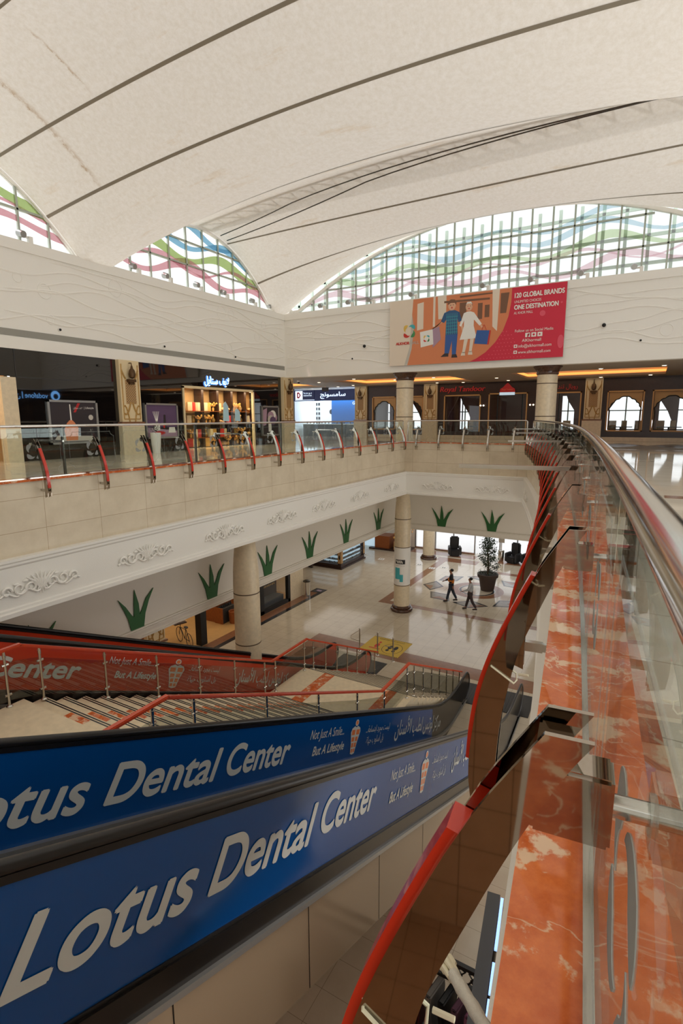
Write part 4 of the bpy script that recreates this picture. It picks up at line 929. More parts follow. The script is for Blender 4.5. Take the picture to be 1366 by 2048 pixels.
def d3(m, P, w, h):
    for k in range(5): m.mi = (4, 2, 4, 6, 3)[k]; m.prism(ell(w*(.62+.12*math.cos(k*1.25)), h*(.62+.12*math.sin(k*1.25)), w*.2, h*.16), P, .001+.0005*k, .002+.0005*k)
    m.mi = 4; m.prism([(0, h*.3), (w*.22, h*.35), (w*.3, h*.98), (w*.05, h*.9)], P, .001, .002); m.mi = 2; m.prism([(w*.36, h*.1), (w*.55, h*.1), (w*.55, h*.4), (w*.36, h*.4)], P, .003, .004)
poster('framed dark poster with orange perfume bottle on the black shopfront', 10.6, 12.42, 9.03, 10.48, d1)
poster('framed purple poster with reed diffuser left of the lit shop window', 14.48, 16.15, 9.08, 10.46, d2)
poster('framed poster with pale mauve flower right of the lit shop window', 21.72, 23.16, 8.98, 10.48, d3)
m = MB(); m.lathe((0, 0, 0), [(.14, 0), (.17, .3), (.2, .75), (.19, .78)], 14); pv = thing('tall_planter', 'tall white planter with a small plant beside the ornate pilaster', 'planter', (-16.6, 14.62, ZF)); mk('pot', m, 'print_white', pv, True, True)
m = MB()
for k in range(40): a = k*2.4; r = .02+.004*k; m.prism([(0, 0), (.05, .02), (.09, 0), (.05, -.02)], Matrix.Translation((r*math.cos(a), r*math.sin(a), .8+.006*((k*7) % 40))) @ Matrix.Rotation(a, 4, 'Z') @ Matrix.Rotation(-.6, 4, 'Y'), 0, .003)
mk('leaves', m, 'leaf', pv, False, True)

# ornate pilasters; local: faces -y, base at the floor
def make_pilaster(label):
    t = thing('ornate_pilaster', label, 'pilaster'); H = ZCEIL-ZF; Pq = plane((0, -.18, 0), (1, 0, 0), (0, 0, 1))
    mk('base', MB().b2((-.5, -.22, 0), (.5, 0, 1.12)).b2((-.52, -.24, 0), (.52, .0, .12)), 'stone', t, False, True)
    mk('ledge', MB().b2((-.53, -.25, 1.12), (.53, 0, 1.2)).bev(.02), 'brown_tile', t, False, True)
    mk('panel', MB().b2((-.44, -.18, 1.2), (.44, 0, H-.002)), 'cream', t, False, True)
    m = MB()
    for s in (-1, 1):
        m.tube([(s*.36, -.185, 1.3), (s*.36, -.185, H-.15)], .022, 6); m.tube([(s*(.36-.06*k), -.19, 1.75-.06*k*k+.1*k) for k in range(7)], .025, 6); m.tube([(s*(.34-.05*k), -.19, 1.5+.02*k*k-.05*k) for k in range(7)], .03, 6)
        m.tube([(s*(.36-.04*k), -.19, H-.35-.12*k+.01*k*k) for k in range(5)], .03, 6)
    m.tube([(-.36, -.185, 1.3), (.36, -.185, 1.3)], .02, 6); mk('gold_scroll', m, 'gold', t, True, True)
    m = MB(); m.b2((-.22, -.2, 1.85), (.22, -.17, 2.72)); mk('lattice', m, 'tan_panel', t, False, True)
    m = MB()
    for i in range(9):
        for j in range(18):
            if (i+j) % 2: m.b2((-.2+i*.047, -.206, 1.87+j*.047), (-.2+i*.047+.03, -.2, 1.9+j*.047))
    o = mk('lattice_hole', m, 'groove', t, False, True); 
    lan = mk('lantern', MB().lathe((0, -.32, H-.5), [(.02, -.16), (.1, -.12), (.13, 0), (.1, .14), (.05, .2), (.03, .3)], 12), 'bronze', t, True, True)
    mk('bracket', MB().b2((-.16, -.34, H-.78), (.16, -.18, H-.68)).b2((-.1, -.3, H-.86), (.1, -.18, H-.78)).tube([(0, -.18, H-.1), (0, -.3, H-.1), (0, -.32, H-.2)], .02, 6), 'bronze', lan, False, True)
    return t
PIL = make_pilaster('cream and gold ornate pilaster between the two black shopfront sections'); PIL.location = (XW, 13.78, ZF); PIL.rotation_euler = (0, 0, PI/2)
for (x, y, rz, l) in ((XW, 23.88, PI/2, 'cream and gold ornate pilaster at the corner of the black shopfront'), (-17.3, YS, 0, 'ornate pilaster right of the blue phone shop'), (-12.3, YS, 0, 'ornate pilaster left of the red restaurant sign'), (-2.85, YS, 0, 'ornate pilaster between restaurant entrance and right arched windows'), (3.3, YS, 0, 'ornate pilaster at the right end of the restaurant front')):
    dup(PIL, (x, y, ZF), rz, l)

# phone shop
P0 = lambda x, z, dy=0: YN((x, YS-.02-dy, z))
struct('wall_phone_shop', MB().b2((-24.5, 36.5, ZF), (-16.9, 36.7, ZCEIL)).b2((-23.2, YS, ZF), (-23, 36.5, ZCEIL)).b2((-17.2, YS, ZF), (-17, 36.5, ZCEIL)), 'shop_white')
struct('wall_phone_shop_side', MB().b2((-34, YS, ZF), (-23.0, YS+.2, ZCEIL)), 'gloss_black')
t = thing('shop_fascia', 'dark navy fascia of the phone shop with glowing letters', 'sign', (-20.3, YS, 11.08))
mk('board', MB().b2((-23.0, YS-.05, 11.08), (-17.7, YS, 11.85)), 'navy', t)
m = MB(); m.text("\ufe9e\ufee7\ufeee\ufeb4\ufee3\ufe8e\ufeb3", P0(-20.6, 11.38, .05), w=2.05, h=.3); m.text("\ufe9e\ufee7\ufeee\ufeb4\ufee3\ufe8e\ufeb3", P0(-20.58, 11.385, .052), w=2.05, h=.3); mk('letters', m, 'neon_white', t)
mk('lit_panel', MB().b2((-22.75, YS-.08, 11.16), (-21.1, YS-.05, 11.82)), 'navy', t)
m = MB(); m.mi = 0; m.b2((-22.72, YS-.085, 11.2), (-22.1, YS-.08, 11.8)); m.mi = 1; m.strip([(-22.58, 11.3), (-22.58, 11.7), (-22.4, 11.72), (-22.24, 11.5), (-22.4, 11.28), (-22.58, 11.3)], [(-22.48, 11.4), (-22.48, 11.6), (-22.42, 11.61), (-22.36, 11.5), (-22.42, 11.39), (-22.48, 11.4)], P0(0, 0, .07), 0, .004)
m.mi = 0; m.text("\ufe8e\ufee8\ufe98\ufea3\ufeed\ufea9", P0(-22.0, 11.6, .065), w=.7, h=.12); m.text('DOHATNA', P0(-22.0, 11.42, .065), w=.7, h=.1); m.b2((-22.75, YS-.085, 11.14), (-21.1, YS-.05, 11.17)); mk('panel_print', m, ['neon_white', 'crimson'], t)
struct('window_6', MB().b2((-23, YS+.02, ZF), (-17.7, YS+.03, 11.08)), 'shop_glass')
t = thing('blue_wall_panel', 'bright blue wall panel with white lettering inside the phone shop', 'panel', (-19.2, 35, ZF)); mk('panel', MB().b2((-20.9, 35.2, ZF), (-18.0, 35.3, 11.2)), 'sky_blue', t); mk('letters', MB().text('Galaxy', YN((-19.1, 35.19, 10.85)), w=.9, h=.2), 'neon_white', t)
t = thing('accessory_wall', 'white wall rack with rows of small phone accessories', 'rack', (-23.6, 36.3, ZF)); mk('panel', MB().b2((-24.4, 36.4, 9.2), (-22.6, 36.49, 11.3)), 'print_white', t)
m = MB()
for i in range(7):
    for j in range(5): m.b2((-24.3+i*.25, 36.36, 9.4+j*.36), (-24.15+i*.25, 36.4, 9.6+j*.36))
o = mk('accessories', m, 'charcoal', t); o['kind'] = 'stuff'
tag(mk('round_logo', MB().prism(ell(0, 0, .2, .2), YN((-21.6, 36.4, 10.35)), 0, .02), 'black'), 'round black emblem on the white phone shop wall', 'emblem')
for i, x in enumerate((-22.2, -20.9, -19.6, -18.5)):
    t = thing('phone_counter', 'dark display counter in the phone shop, %s from the left' % ORD[i], 'counter', (x, 34.4, ZF), 0, 'phone shop counters'); mk('body', MB().b2((-.5, -.35, 0), (.5, .35, .85)), 'charcoal', t, False, True); mk('top', MB().b2((-.53, -.38, .85), (.53, .38, .9)), 'print_white', t, False, True)
    for k in range(3): mk('phone', MB().box((-.3+.3*k, -.1, 1.0), (.08, .02, .17), None), 'black', t, False, True)

# restaurant front
def arch_pts(w, h, z0, spring):
    L = [(-w, z0), (-w, spring)]; tip = (0, h); n = 4
    a = Vector((-w, spring))
    for k in range(n):
        u0, u1 = k/n, (k+1)/n
        p = lambda u: Vector((-w*(math.cos(u*PI/2)**.9), spring+(h-spring)*(.8*math.sin(u*PI/2)+.2*u**3)))
        A, B = p(u0), p(u1); d = B-A; nn = Vector((-d.y, d.x)).normalized()
        for q in range(1, 6):
            t = q/5; L.append(tuple(A+d*t+nn*.055*math.sin(PI*t)))
    R = [(-x, y) for x, y in L[:-1]][::-1]
    return L+R
def ring_poly(mb, rect, inner, c, P, t0, t1):
    """solid plate: rectangle with a star-shaped hole"""
    x0, y0, x1, y1 = rect; pts = list(inner)
    def ang(p): return math.atan2(p[1]-c[1], p[0]-c[0])
    out = []; n = len(pts)
    full = []
    for i in range(n):
        p, q = pts[i], pts[(i+1) % n]; full.append(p)
        for k in range(1, 4): full.append((p[0]+(q[0]-p[0])*k/4, p[1]+(q[1]-p[1])*k/4))
    for p in full:
        d = (p[0]-c[0], p[1]-c[1]); s = 1e9
        if d[0] > 1e-9: s = min(s, (x1-c[0])/d[0])
        if d[0] < -1e-9: s = min(s, (x0-c[0])/d[0])
        if d[1] > 1e-9: s = min(s, (y1-c[1])/d[1])
        if d[1] < -1e-9: s = min(s, (y0-c[1])/d[1])
        out.append([c[0]+d[0]*s, c[1]+d[1]*s])
    for cx, cy in ((x0, y0), (x0, y1), (x1, y0), (x1, y1)):      # keep the corners sharp
        k = min(range(len(out)), key=lambda i: (out[i][0]-cx)**2+(out[i][1]-cy)**2); out[k] = [cx, cy]
    mb.strip(full+[full[0]], out+[out[0]], P, t0, t1)
PY = YN((0, YS, 0))
ARW = [(-16.45, -14.8), (-14.5, -12.85), (-2.13, -.42), (.02, 1.78)]
OPEN = [(-11.4, -9.15, 11.2), (-8.6, -6.4, 11.25), (-5.8, -3.5, 11.22)]
m = MB(); xs = [-16.9]
cuts = sorted([(a, b, 9.12, 11.22) for a, b in ARW]+[(a, b, ZF if i == 1 else 9.0, z) for i, (a, b, z) in enumerate(OPEN)])
x = -16.95
for a, b, z0, z1 in cuts:
    m.b2((x, YS, ZF), (a, YS+.2, ZCEIL)); m.b2((a, YS, z1), (b, YS+.2, ZCEIL))
    if z0 > ZF: m.b2((a, YS, ZF), (b, YS+.2, z0))
    x = b
m.b2((x, YS, ZF), (12, YS+.2, ZCEIL)); struct('wall_restaurant', m, 'brown_wood')
struct('baseboard_far', MB().b2((-16.9, YS-.04, ZF), (12, YS, ZF+.22)), 'stone')
for i, (a, b) in enumerate(ARW):
    lab = 'ogee-arched restaurant window in a tan frame, '+('far left one', 'one partly behind the left column', 'left one of the right-hand pair', 'right one of the right-hand pair')[i]
    c = (a+b)/2; t = thing('arched_shop_window', lab, 'window', (c, YS, 9.12)); w = (b-a)/2
    A = arch_pts(w-.12, 10.95, 9.2, 10.2); m = MB(); ring_poly(m, (-w+.06, 9.16, w-.06, 11.18), A, (0, 9.9), YN((c, YS+.06, 0)), -.02, .02); mk('panel', m, 'tan_panel', t)
    m = MB(); m.tube([(c+p[0], YS+.03, p[1]) for p in A], .03, 6, closed=True); mk('arch_moulding', m, 'black', t, True)
    m = MB()
    for q in ((a-.04, 9.08, b+.04, 9.15), (a-.04, 11.19, b+.04, 11.26), (a-.04, 9.08, a+.03, 11.26), (b-.03, 9.08, b+.04, 11.26)): m.b2((q[0], YS-.04, q[1]), (q[2], YS+.04, q[3]))
    mk('frame', m, 'tan_frame', t); mk('glass', MB().b2((a+.05, YS+.1, 9.15), (b-.05, YS+.11, 11.2)), 'shop_glass', t)
for i, (a, b, z) in enumerate(OPEN):
    z0 = 9.0 if i != 1 else ZF
    t = thing('shop_door' if i == 1 else 'shop_window', ('dark window in tan frame under the red Latin lettering', 'dark glass restaurant door in tan frame under the small red sign', 'dark window with red curtain behind the right column')[i], 'door' if i == 1 else 'window', ((a+b)/2, YS, z0))
    m = MB()
    for q in ((a-.04, z-.02, b+.04, z+.05), (a-.04, z0, a+.03, z+.05), (b-.03, z0, b+.04, z+.05)): m.b2((q[0], YS-.04, q[1]), (q[2], YS+.04, q[3]))
    mk('frame', m, 'tan_frame', t); mk('glass', MB().b2((a+.03, YS+.1, z0), (b-.03, YS+.11, z)), 'shop_glass', t)
    m = MB()
    for x in ([(a+b)/2-.02] if i != 1 else [a+.45, b-.3]): m.b2((x, YS+.08, z0), (x+.06, YS+.14, z))
    mk('mullion', m, 'black', t)
RED = 'Royal Tandoor'
t = thing('restaurant_sign', 'red slanted Latin lettering over the dark restaurant window', 'sign', (-10.3, YS, 11.4)); m = MB()
for q in range(3): m.text(RED, YN((-11.72+.015*q, YS-.03-.01*q, 11.46)), w=2.85, h=.3, shear=.2)
mk('letters', m, 'red_sign', t)
t = thing('restaurant_sign', 'red Arabic lettering right of the restaurant door', 'sign', (-4.5, YS, 11.4)); m = MB(); m.text("\ufead\ufeed\ufeaa\ufee8\ufe97 \ufedd\ufe8e\ufef3\ufeed\ufead", YN((-5.0, YS-.03, 11.46)), w=1.3, h=.24); mk('letters', m, 'red_sign', t)
t = thing('pagoda_sign', 'small red domed sign with a white strip over the restaurant door', 'sign', (-7.5, YS, 11.2))
mk('dome', MB().prism([(-.45, 0), (.45, 0), (.42, .2), (.25, .3), (.15, .42), (0, .55), (-.15, .42), (-.25, .3), (-.42, .2)], YN((-7.53, YS-.05, 11.33)), 0, .05), 'red_sign', t); mk('lit_strip', MB().b2((-7.98, YS-.12, 11.17), (-7.1, YS-.05, 11.33)), 'kiosk_light', t)
mk('letters', MB().text('Royal Tandoor', YN((-7.85, YS-.105, 11.45)), w=.64, h=.09), 'print_orange', t)
for i, (x, l) in enumerate(((-9.0, 'left of the restaurant door'), (-6.1, 'right of the restaurant door'))):
    t = thing('wall_lamp', 'twin red-white glowing wall lamp '+l, 'lamp', (x, YS, 10.55)); mk('arm', MB().b2((x-.12, YS-.1, 10.5), (x+.12, YS, 10.54)), 'bronze', t)
    for s in (-.09, .09): mk('bulb', MB().ball((x+s, YS-.1, 10.58), .045), 'lamp_glow', t, True)
# restaurant room: back windows open to the daylight
m = MB(); xs = -24
for a, b in ((-19.6, -18.4), (-17.4, -15.6), (-12.6, -11.8), (-5.4, -4.6), (-2.6, -.35), (.05, 2.3)):
    m.b2((xs, 40.2, ZF), (a, 40.4, ZCEIL)); m.b2((a, 40.2, ZF), (b, 40.4, 9.0)); m.b2((a, 40.2, 11.3), (b, 40.4, ZCEIL)); xs = b
m.b2((xs, 40.2, ZF), (12, 40.4, ZCEIL)); struct('wall_restaurant_back', m, 'velvet')
m = MB()
for a, b in ((-19.6, -18.4), (-17.4, -15.6), (-12.6, -11.8), (-5.4, -4.6), (-2.6, -.35), (.05, 2.3)):
    m.b2(((a+b)/2-.04, 40.25, 9), ((a+b)/2+.04, 40.32, 11.3)); m.b2((a, 40.25, 10.25), (b, 40.32, 10.32))
struct('window_7', m, 'lattice_green')
for i, (x, s) in enumerate(((-12.9, 1), (-11.4, -1), (-4.3, -1), (-2.5, 1), (-.1, -1), (.9, -1), (2.4, -1), (-15.2, -1))):
    m = MB(); P = YN((x, 38.6, 0)); m.strip([(s*(-.5), 11.6), (s*-.5, 10.9), (s*-.5, 10.2), (s*-.5, 9.6), (s*-.5, 8.56)], [(s*.75, 11.6), (s*.5, 10.9), (s*.05, 10.2), (s*-.2, 9.6), (s*-.1, 8.56)], P, -.04, .04); tag(mk('curtain', m, 'velvet'), 'dark red tied-back curtain in the restaurant, %s from the left' % ORD[[7, 0, 1, 2, 3, 4, 5, 6].index(i)], 'curtain', 'restaurant curtains')
def chair_mb(): return MB().b2((-.22, -.22, .42), (.22, .22, .5)).b2((-.22, .18, .5), (.22, .24, 1.1))
CH = thing('dining_chair', 'x', 'chair'); mk('seat', MB().b2((-.22, -.22, .42), (.22, .22, .5)), 'velvet', CH, False, True); mk('backrest', MB().b2((-.22, .18, .5), (.22, .24, 1.1)), 'tan_panel', CH, False, True)
for sx in (-1, 1):
    for sy in (-1, 1): mk('leg', MB().b2((sx*.2-.02, sy*.2-.02, 0), (sx*.2+.02, sy*.2+.02, .42)), 'black', CH, False, True)
k = 0
for i, x in enumerate((-15.9, -15.0, -10.5, -4.6, -1.9, -1.2, -.6, .6, 1.3)):
    l = 'dining chair inside the restaurant by the windows, %s from the left' % ORD[i]
    if i == 0: CH.location = (x, 36.4, ZF); CH['label'] = l; CH['group'] = 'restaurant chairs'
    else: dup(CH, (x, 36.4+.2*(i % 2), ZF), (i % 3)*.5, l, 'restaurant chairs')
for i, x in enumerate((-15.4, -9.8, -1.5, .9)):
    t = thing('dining_table', 'dark restaurant table behind the windows, %s from the left' % ORD[i], 'table', (x, 35.4, ZF), 0, 'restaurant tables'); mk('top', MB().b2((-.6, -.4, .72), (.6, .4, .76)), 'black', t, False, True); mk('pedestal', MB().lathe((0, 0, 0), [(.25, 0), (.05, .05), (.05, .72)], 10), 'black', t, True, True)

# ceiling fittings
DL = [(-14.3, 26.5), (-12.6, 28.2), (-17.3, 27.7), (-17.0, 31.4), (-14.0, 32.0), (-11.5, 32.0), (-10.2, 27.8), (-7.4, 29.9), (-7.3, 32.2), (-10, 32.4), (-2.1, 26.8), (-2.5, 32.4), (.3, 26.5), (-.2, 32.0), (-4.8, 32.3), (-18.6, 32.2)]
CAND = thing('ceiling_downlight', 'x', 'ceiling light'); mk('trim_ring', MB().lathe((0, 0, -.02), [(.11, 0), (.12, .02)], 16), 'print_white', CAND, True, True); mk('lens', MB().lathe((0, 0, -.025), [(.08, 0), (.08, .004)], 16), 'lamp_glow', CAND, False, True)
DL.sort()
for i, (x, y) in enumerate(DL):
    l = 'small round white downlight in the far gallery ceiling, %s from the left' % ORD[i]
    if i == 0: CAND.location = (x, y, ZCEIL); CAND['label'] = l; CAND['group'] = 'gallery downlights'
    else: dup(CAND, (x, y, ZCEIL), 0, l, 'gallery downlights')
SP = thing('floodlight', 'x', 'spotlight'); mk('bracket', MB().b2((-.07, -.06, 0), (.07, .06, .2)).b2((-.02, .04, .14), (.02, .2, .2)), 'print_white', SP, False, True); mk('lamp_head', MB().tube([(-.1, .24, .2), (.1, .26, .26)], [.1, .12], 14), 'silver_frame', SP, True, True); mk('lens', MB().tube([(.1, .26, .26), (.105, .26, .262)], [.1, .1], 14), 'frost', SP, False, True)
k = 0
SL_ = [(XW+.03-.08, y, PI) for y in (10.62, 12.57, 14.71, 16.26, 17.95, 19.58, 21.59, 22.95)]; SF_ = [(x, YW-.02+.08, PI/2) for x in (-16.6, -14.58, -13.0, -11.85, -9.71, -6.45, -4.49, -2.6, -.76)]
for i, (x, y, rz) in enumerate(SL_+SF_):
    l = ('small grey twin floodlight on the left wall ledge, %s from the left' % ORD[i]) if i < 8 else ('small grey twin floodlight on the far wall ledge, %s from the left' % ORD[i-8])
    if i == 0: SP.location = (x, y, ZT); SP.rotation_euler = (0, 0, rz); SP['label'] = l; SP['group'] = 'floodlights on the wall ledges'
    else: dup(SP, (x, y, ZT), rz, l, 'floodlights on the wall ledges')
CC = [((-12.26, YW, 13.26), 0), ((-1.87, YW, 13.35), 0), ((-12.95, YW, 12.72), 0), ((-.58, YW, 12.7), 0), ((XW, 11.28, 12.72), PI/2), ((XW, 15.64, 12.67), PI/2), ((XW, 19.86, 12.66), PI/2)]
for i, (p, rz) in enumerate(CC):
    big = i < 2; s = 1.0 if big else .55
    t = thing('wall_camera' if big else 'wall_sensor', ('white dome camera left of the banner', 'white dome camera right of the banner', 'tiny dark sensor below left of the banner', 'tiny dark sensor below right of the banner', 'tiny dark sensor on the left wall, leftmost', 'tiny dark sensor on the left wall, middle one', 'tiny dark sensor on the left wall nearest the corner')[i], 'camera' if big else 'sensor', p, rz)
    mk('mount', MB().tube([(0, 0, 0), (0, -.1*s, 0)], .1*s, 14), 'print_white', t, True, True); mk('lens', MB().ball((0, -.12*s, 0), .075*s), 'black', t, True, True)

# the big banner
BX, BZ, BWD, BHT = -10.9, 12.25, 7.62, 2.86
t = thing('mall_banner', 'large banner with two children and crimson half on the far wall', 'banner', (BX+BWD/2, YW, BZ))
PB = YN((BX, YW-.17, BZ)); mk('board', MB().b2((BX, YW-.17, BZ), (BX+BWD, YW-.065, BZ+BHT)), 'print_grey', t)
def flat(name, polys, mm, lift, th=.002):
    if len(polys) < 9 and name != 'wall_pattern':
        for p in polys: mk(name, MB().prism(p, PB, lift, lift+th), mm, t)
        return
    m = MB()
    for p in polys: m.prism(p, PB, lift, lift+th)
    return mk(name, m, mm, t)
EDGE = [(5.5, 2.86), (5.49, 2.3), (5.4, 1.75), (5.2, 1.2), (4.9, .75), (4.5, .36), (4.1, .12), (3.8, 0)]
flat('mall_scene', [[(1.0, 2.86), (1.2, 1.6), (1.1, .7), (.9, 0)]+EDGE[::-1]], 'print_orange', .001)
flat('pale_area', [[(0, 0), (.75, 0), (1.0, .8), (1.15, 2.86), (0, 2.86)], [(1.35, 1.5), (1.65, 1.55), (1.65, 2.7), (1.35, 2.65)], [(2.1, 1.6), (2.2, 1.6), (2.2, 2.86), (2.1, 2.86)], [(2.35, 1.9), (2.7, 1.9), (2.7, 2.86), (2.3, 2.86)], [(4.75, 1.4), (4.95, 1.2), (5.0, 2.86), (4.7, 2.86)]], 'print_pale', .003)
flat('shopfronts', [[(3.3, 1.7), (3.6, 1.7), (3.6, 2.5), (3.3, 2.5)], [(4.1, 1.75), (4.3, 1.75), (4.3, 2.4), (4.1, 2.4)], [(4.4, 1.8), (4.6, 1.8), (4.6, 2.3), (4.4, 2.3)], [(5.05, 1.9), (5.3, 1.9), (5.4, 2.7), (5.05, 2.7)], [(2.6, 2.55), (4.6, 2.5), (4.6, 2.58), (2.6, 2.64)], [(3.3, 2.7), (4.7, 2.72), (4.7, 2.78), (3.3, 2.78)]], 'print_brown', .004)
flat('crimson_field', [EDGE+[(BWD, 0), (BWD, BHT)]], 'crimson', .005)
dots = []
for i in range(15):
    for j in range(8):
        x, y = 4.3+i*.14+(j % 2)*.07, .1+j*.15
        if 4.4+.9*math.sqrt(max(0, j*.15)) < x+.12 < 6.3-j*.1: dots.append(ell(x, y, .022, .022, 6))
o = flat('crimson_dots', dots+[ell(6.75, 1.75, .11, .11), ell(7.45, 2.1, .04, .04), ell(7.5, .6, .12, .26)], 'crimson_dot', .008)
flat('face_mark', [ell(2.9, 2.44, .022, .016, 8), ell(3.02, 2.44, .022, .016, 8), ell(3.67, 2.32, .02, .014, 8), ell(3.78, 2.32, .02, .014, 8)], 'print_dark', .0125)
flat('mouth', [ell(2.96, 2.33, .03, .04, 10), ell(3.72, 2.22, .04, .02, 10)], 'print_red', .0125)
flat('girl_hair', [[(3.57, 2.32), (3.58, 2.44), (3.66, 2.5), (3.8, 2.5), (3.87, 2.42), (3.87, 2.3), (3.84, 2.4), (3.76, 2.45), (3.66, 2.44), (3.6, 2.4)]], 'print_brown', .0095)
# the two children, printed flat
flat('boy_skin', [ell(2.96, 2.42, .17, .2), [(2.5, 1.72), (2.6, 1.85), (1.8, 1.2), (1.5, 1.15), (1.7, 1.28)], [(3.3, 1.8), (3.38, 1.8), (3.55, 1.3), (3.45, 1.3)]], 'print_skin', .008)
flat('boy_hair', [[(2.76, 2.45), (2.78, 2.6), (2.9, 2.68), (3.08, 2.66), (3.16, 2.55), (3.15, 2.42), (3.08, 2.52), (2.9, 2.53)]], 'print_brown', .011)
flat('boy_shirt', [[(2.62, 2.14), (2.85, 2.22), (3.1, 2.22), (3.3, 2.12), (3.42, 1.75), (3.28, 1.7), (3.22, 1.85), (3.25, 1.2), (2.7, 1.2), (2.72, 1.85), (2.62, 1.72), (2.48, 1.8)]], 'print_denim', .010)
ck = [[(2.74+.09*k, 1.22), (2.755+.09*k, 1.22), (2.755+.09*k, 2.1), (2.74+.09*k, 2.1)] for k in range(6)]+[[(2.72, 1.3+.13*k), (3.24, 1.3+.13*k), (3.24, 1.315+.13*k), (2.72, 1.315+.13*k)] for k in range(6)]
flat('shirt_check', ck, 'print_teal', .0125)
flat('boy_jeans', [[(2.7, 1.2), (3.25, 1.2), (3.2, .35), (3.02, .35), (3.0, .95), (2.88, .4), (2.68, .4)]], 'print_blue', .011)
flat('boy_shoes', [[(2.5, .28), (2.86, .28), (2.86, .42), (2.68, .42)], [(3.0, .22), (3.28, .22), (3.22, .36), (3.02, .36)]], 'print_dark', .0125)
flat('girl_skin', [ell(3.72, 2.3, .15, .18), [(4.15, 1.6), (4.22, 1.62), (4.35, 1.42), (4.28, 1.38)]], 'print_skin', .008)
flat('girl_dress', [[(3.5, 2.05), (3.65, 2.1), (3.8, 2.1), (3.95, 2.04), (4.3, 1.55), (4.2, 1.48), (3.95, 1.75), (3.95, 1.5), (4.1, .98), (3.35, .95), (3.52, 1.5), (3.52, 1.75), (3.4, 1.5), (3.32, 1.55)], [(3.58, 2.38), (3.64, 2.5), (3.8, 2.5), (3.87, 2.38), (3.8, 2.43), (3.64, 2.43)]], 'print_white', .010)
flat('girl_legs', [[(3.55, .96), (3.72, .96), (3.6, .4), (3.48, .4)], [(3.82, .97), (3.98, .97), (3.9, .42), (3.78, .42)], [(3.42, .28), (3.62, .28), (3.6, .42), (3.46, .42)], [(3.74, .3), (3.94, .3), (3.92, .44), (3.76, .44)]], 'print_pale', .009)
flat('blue_bag', [[(4.0, .75), (4.6, .68), (4.66, 1.25), (4.1, 1.3)]], 'print_blue', .0125); flat('red_handle', [[(4.56, .68), (4.63, .68), (4.7, 1.25), (4.64, 1.25)], [(4.3, 1.28), (4.32, 1.28), (4.4, 1.5), (4.38, 1.5)], [(4.5, 1.26), (4.52, 1.26), (4.42, 1.5), (4.4, 1.5)]], 'print_red', .013)
flat('white_bag', [[(1.55, .75), (2.15, .85), (2.1, 1.5), (1.5, 1.42)]], 'print_white', .0125); flat('purple_bag', [[(2.12, .7), (2.5, 1.05), (2.4, 1.6), (2.1, 1.5)]], 'print_mauve', .011)
PCOL = ('print_teal', 'print_gold', 'print_red', 'print_green')
for (cx, cy, s) in ((.98, 1.5, .34), (1.82, 1.12, .17)):
    for (A_, B_), mm in zip(petals(s), PCOL): mk('logo_petal', MB().strip([(cx+x, cy+y) for x, y in A_], [(cx+x, cy+y) for x, y in B_], PB, .015, .017), mm, t)
def btext(nm, body, x, y, w, h, mm='print_white', bold=0, lift=.016):
    m = MB()
    m.text(body, PB @ Matrix.Translation((x, y, lift)), w=w, h=h, off=bold)
    mk(nm, m, mm, t)
btext('logo_words', 'ALKHOR', .32, .92, .68, .13, 'print_red', .008); btext('logo_words', 'MALL', 1.04, .92, .42, .13, 'print_grey')
btext('headline', '120 GLOBAL BRANDS', 5.62, 2.44, 1.92, .2, bold=.007); btext('subline', 'UNLIMITED CHOICES', 5.62, 2.24, 1.05, .1); btext('headline', 'ONE DESTINATION', 5.62, 1.98, 1.72, .19, bold=.007); btext('subline', 'AL KHOR MALL', 5.62, 1.8, .75, .1)
btext('contact_line', 'Follow us on Social Media', 5.7, 1.08, 1.5, .11); btext('contact_line', 'AlKhormall', 6.0, .68, .75, .12); btext('contact_line', 'info@alkhormall.com', 5.86, .46, 1.3, .12); btext('contact_line', 'www.alkhormall.com', 5.86, .22, 1.28, .12)
flat('icon_tile', [[(x, .86), (x+.19, .86), (x+.19, 1.03), (x, 1.03)] for x in (6.12, 6.36, 6.6)]+[[(5.68, y), (5.82, y), (5.82, y+.13), (5.68, y+.13)] for y in (.46, .22)], 'print_white', .015)
flat('icon_mark', [[(6.2, .86), (6.24, .86), (6.24, 1.0), (6.29, 1.0), (6.29, .98), (6.2, .98)], ell(6.455, .945, .045, .045, 12), [(6.66, .9), (6.74, .945), (6.66, .99)], ell(5.75, .525, .035, .035, 10), ell(5.75, .285, .035, .035, 10)], 'crimson', .0175)

t = thing('ceiling_camera', 'white dome camera on the far gallery ceiling by the phone shop', 'camera', (-17.6, 26.0, ZCEIL)); mk('mount', MB().lathe((-17.6, 26, ZCEIL-.08), [(.09, 0), (.1, .08)], 14), 'print_white', t, True); mk('lens', MB().ball((-17.6, 26, ZCEIL-.1), .07), 'black', t, True)
t = thing('hanging_sign', 'small dark sign hanging from the ceiling before the phone shop', 'sign', (-19.0, 31.2, ZCEIL)); mk('board', MB().b2((-19.25, 31.18, ZCEIL-.35), (-18.75, 31.22, ZCEIL-.1)), 'charcoal', t); mk('rod', MB().b2((-19.02, 31.19, ZCEIL-.1), (-18.98, 31.21, ZCEIL)), 'steel', t)
dup(PIL, (XS, 13.6, 0), PI/2, 'cream and gold ornate pilaster at the left end of the lower wooden shop')
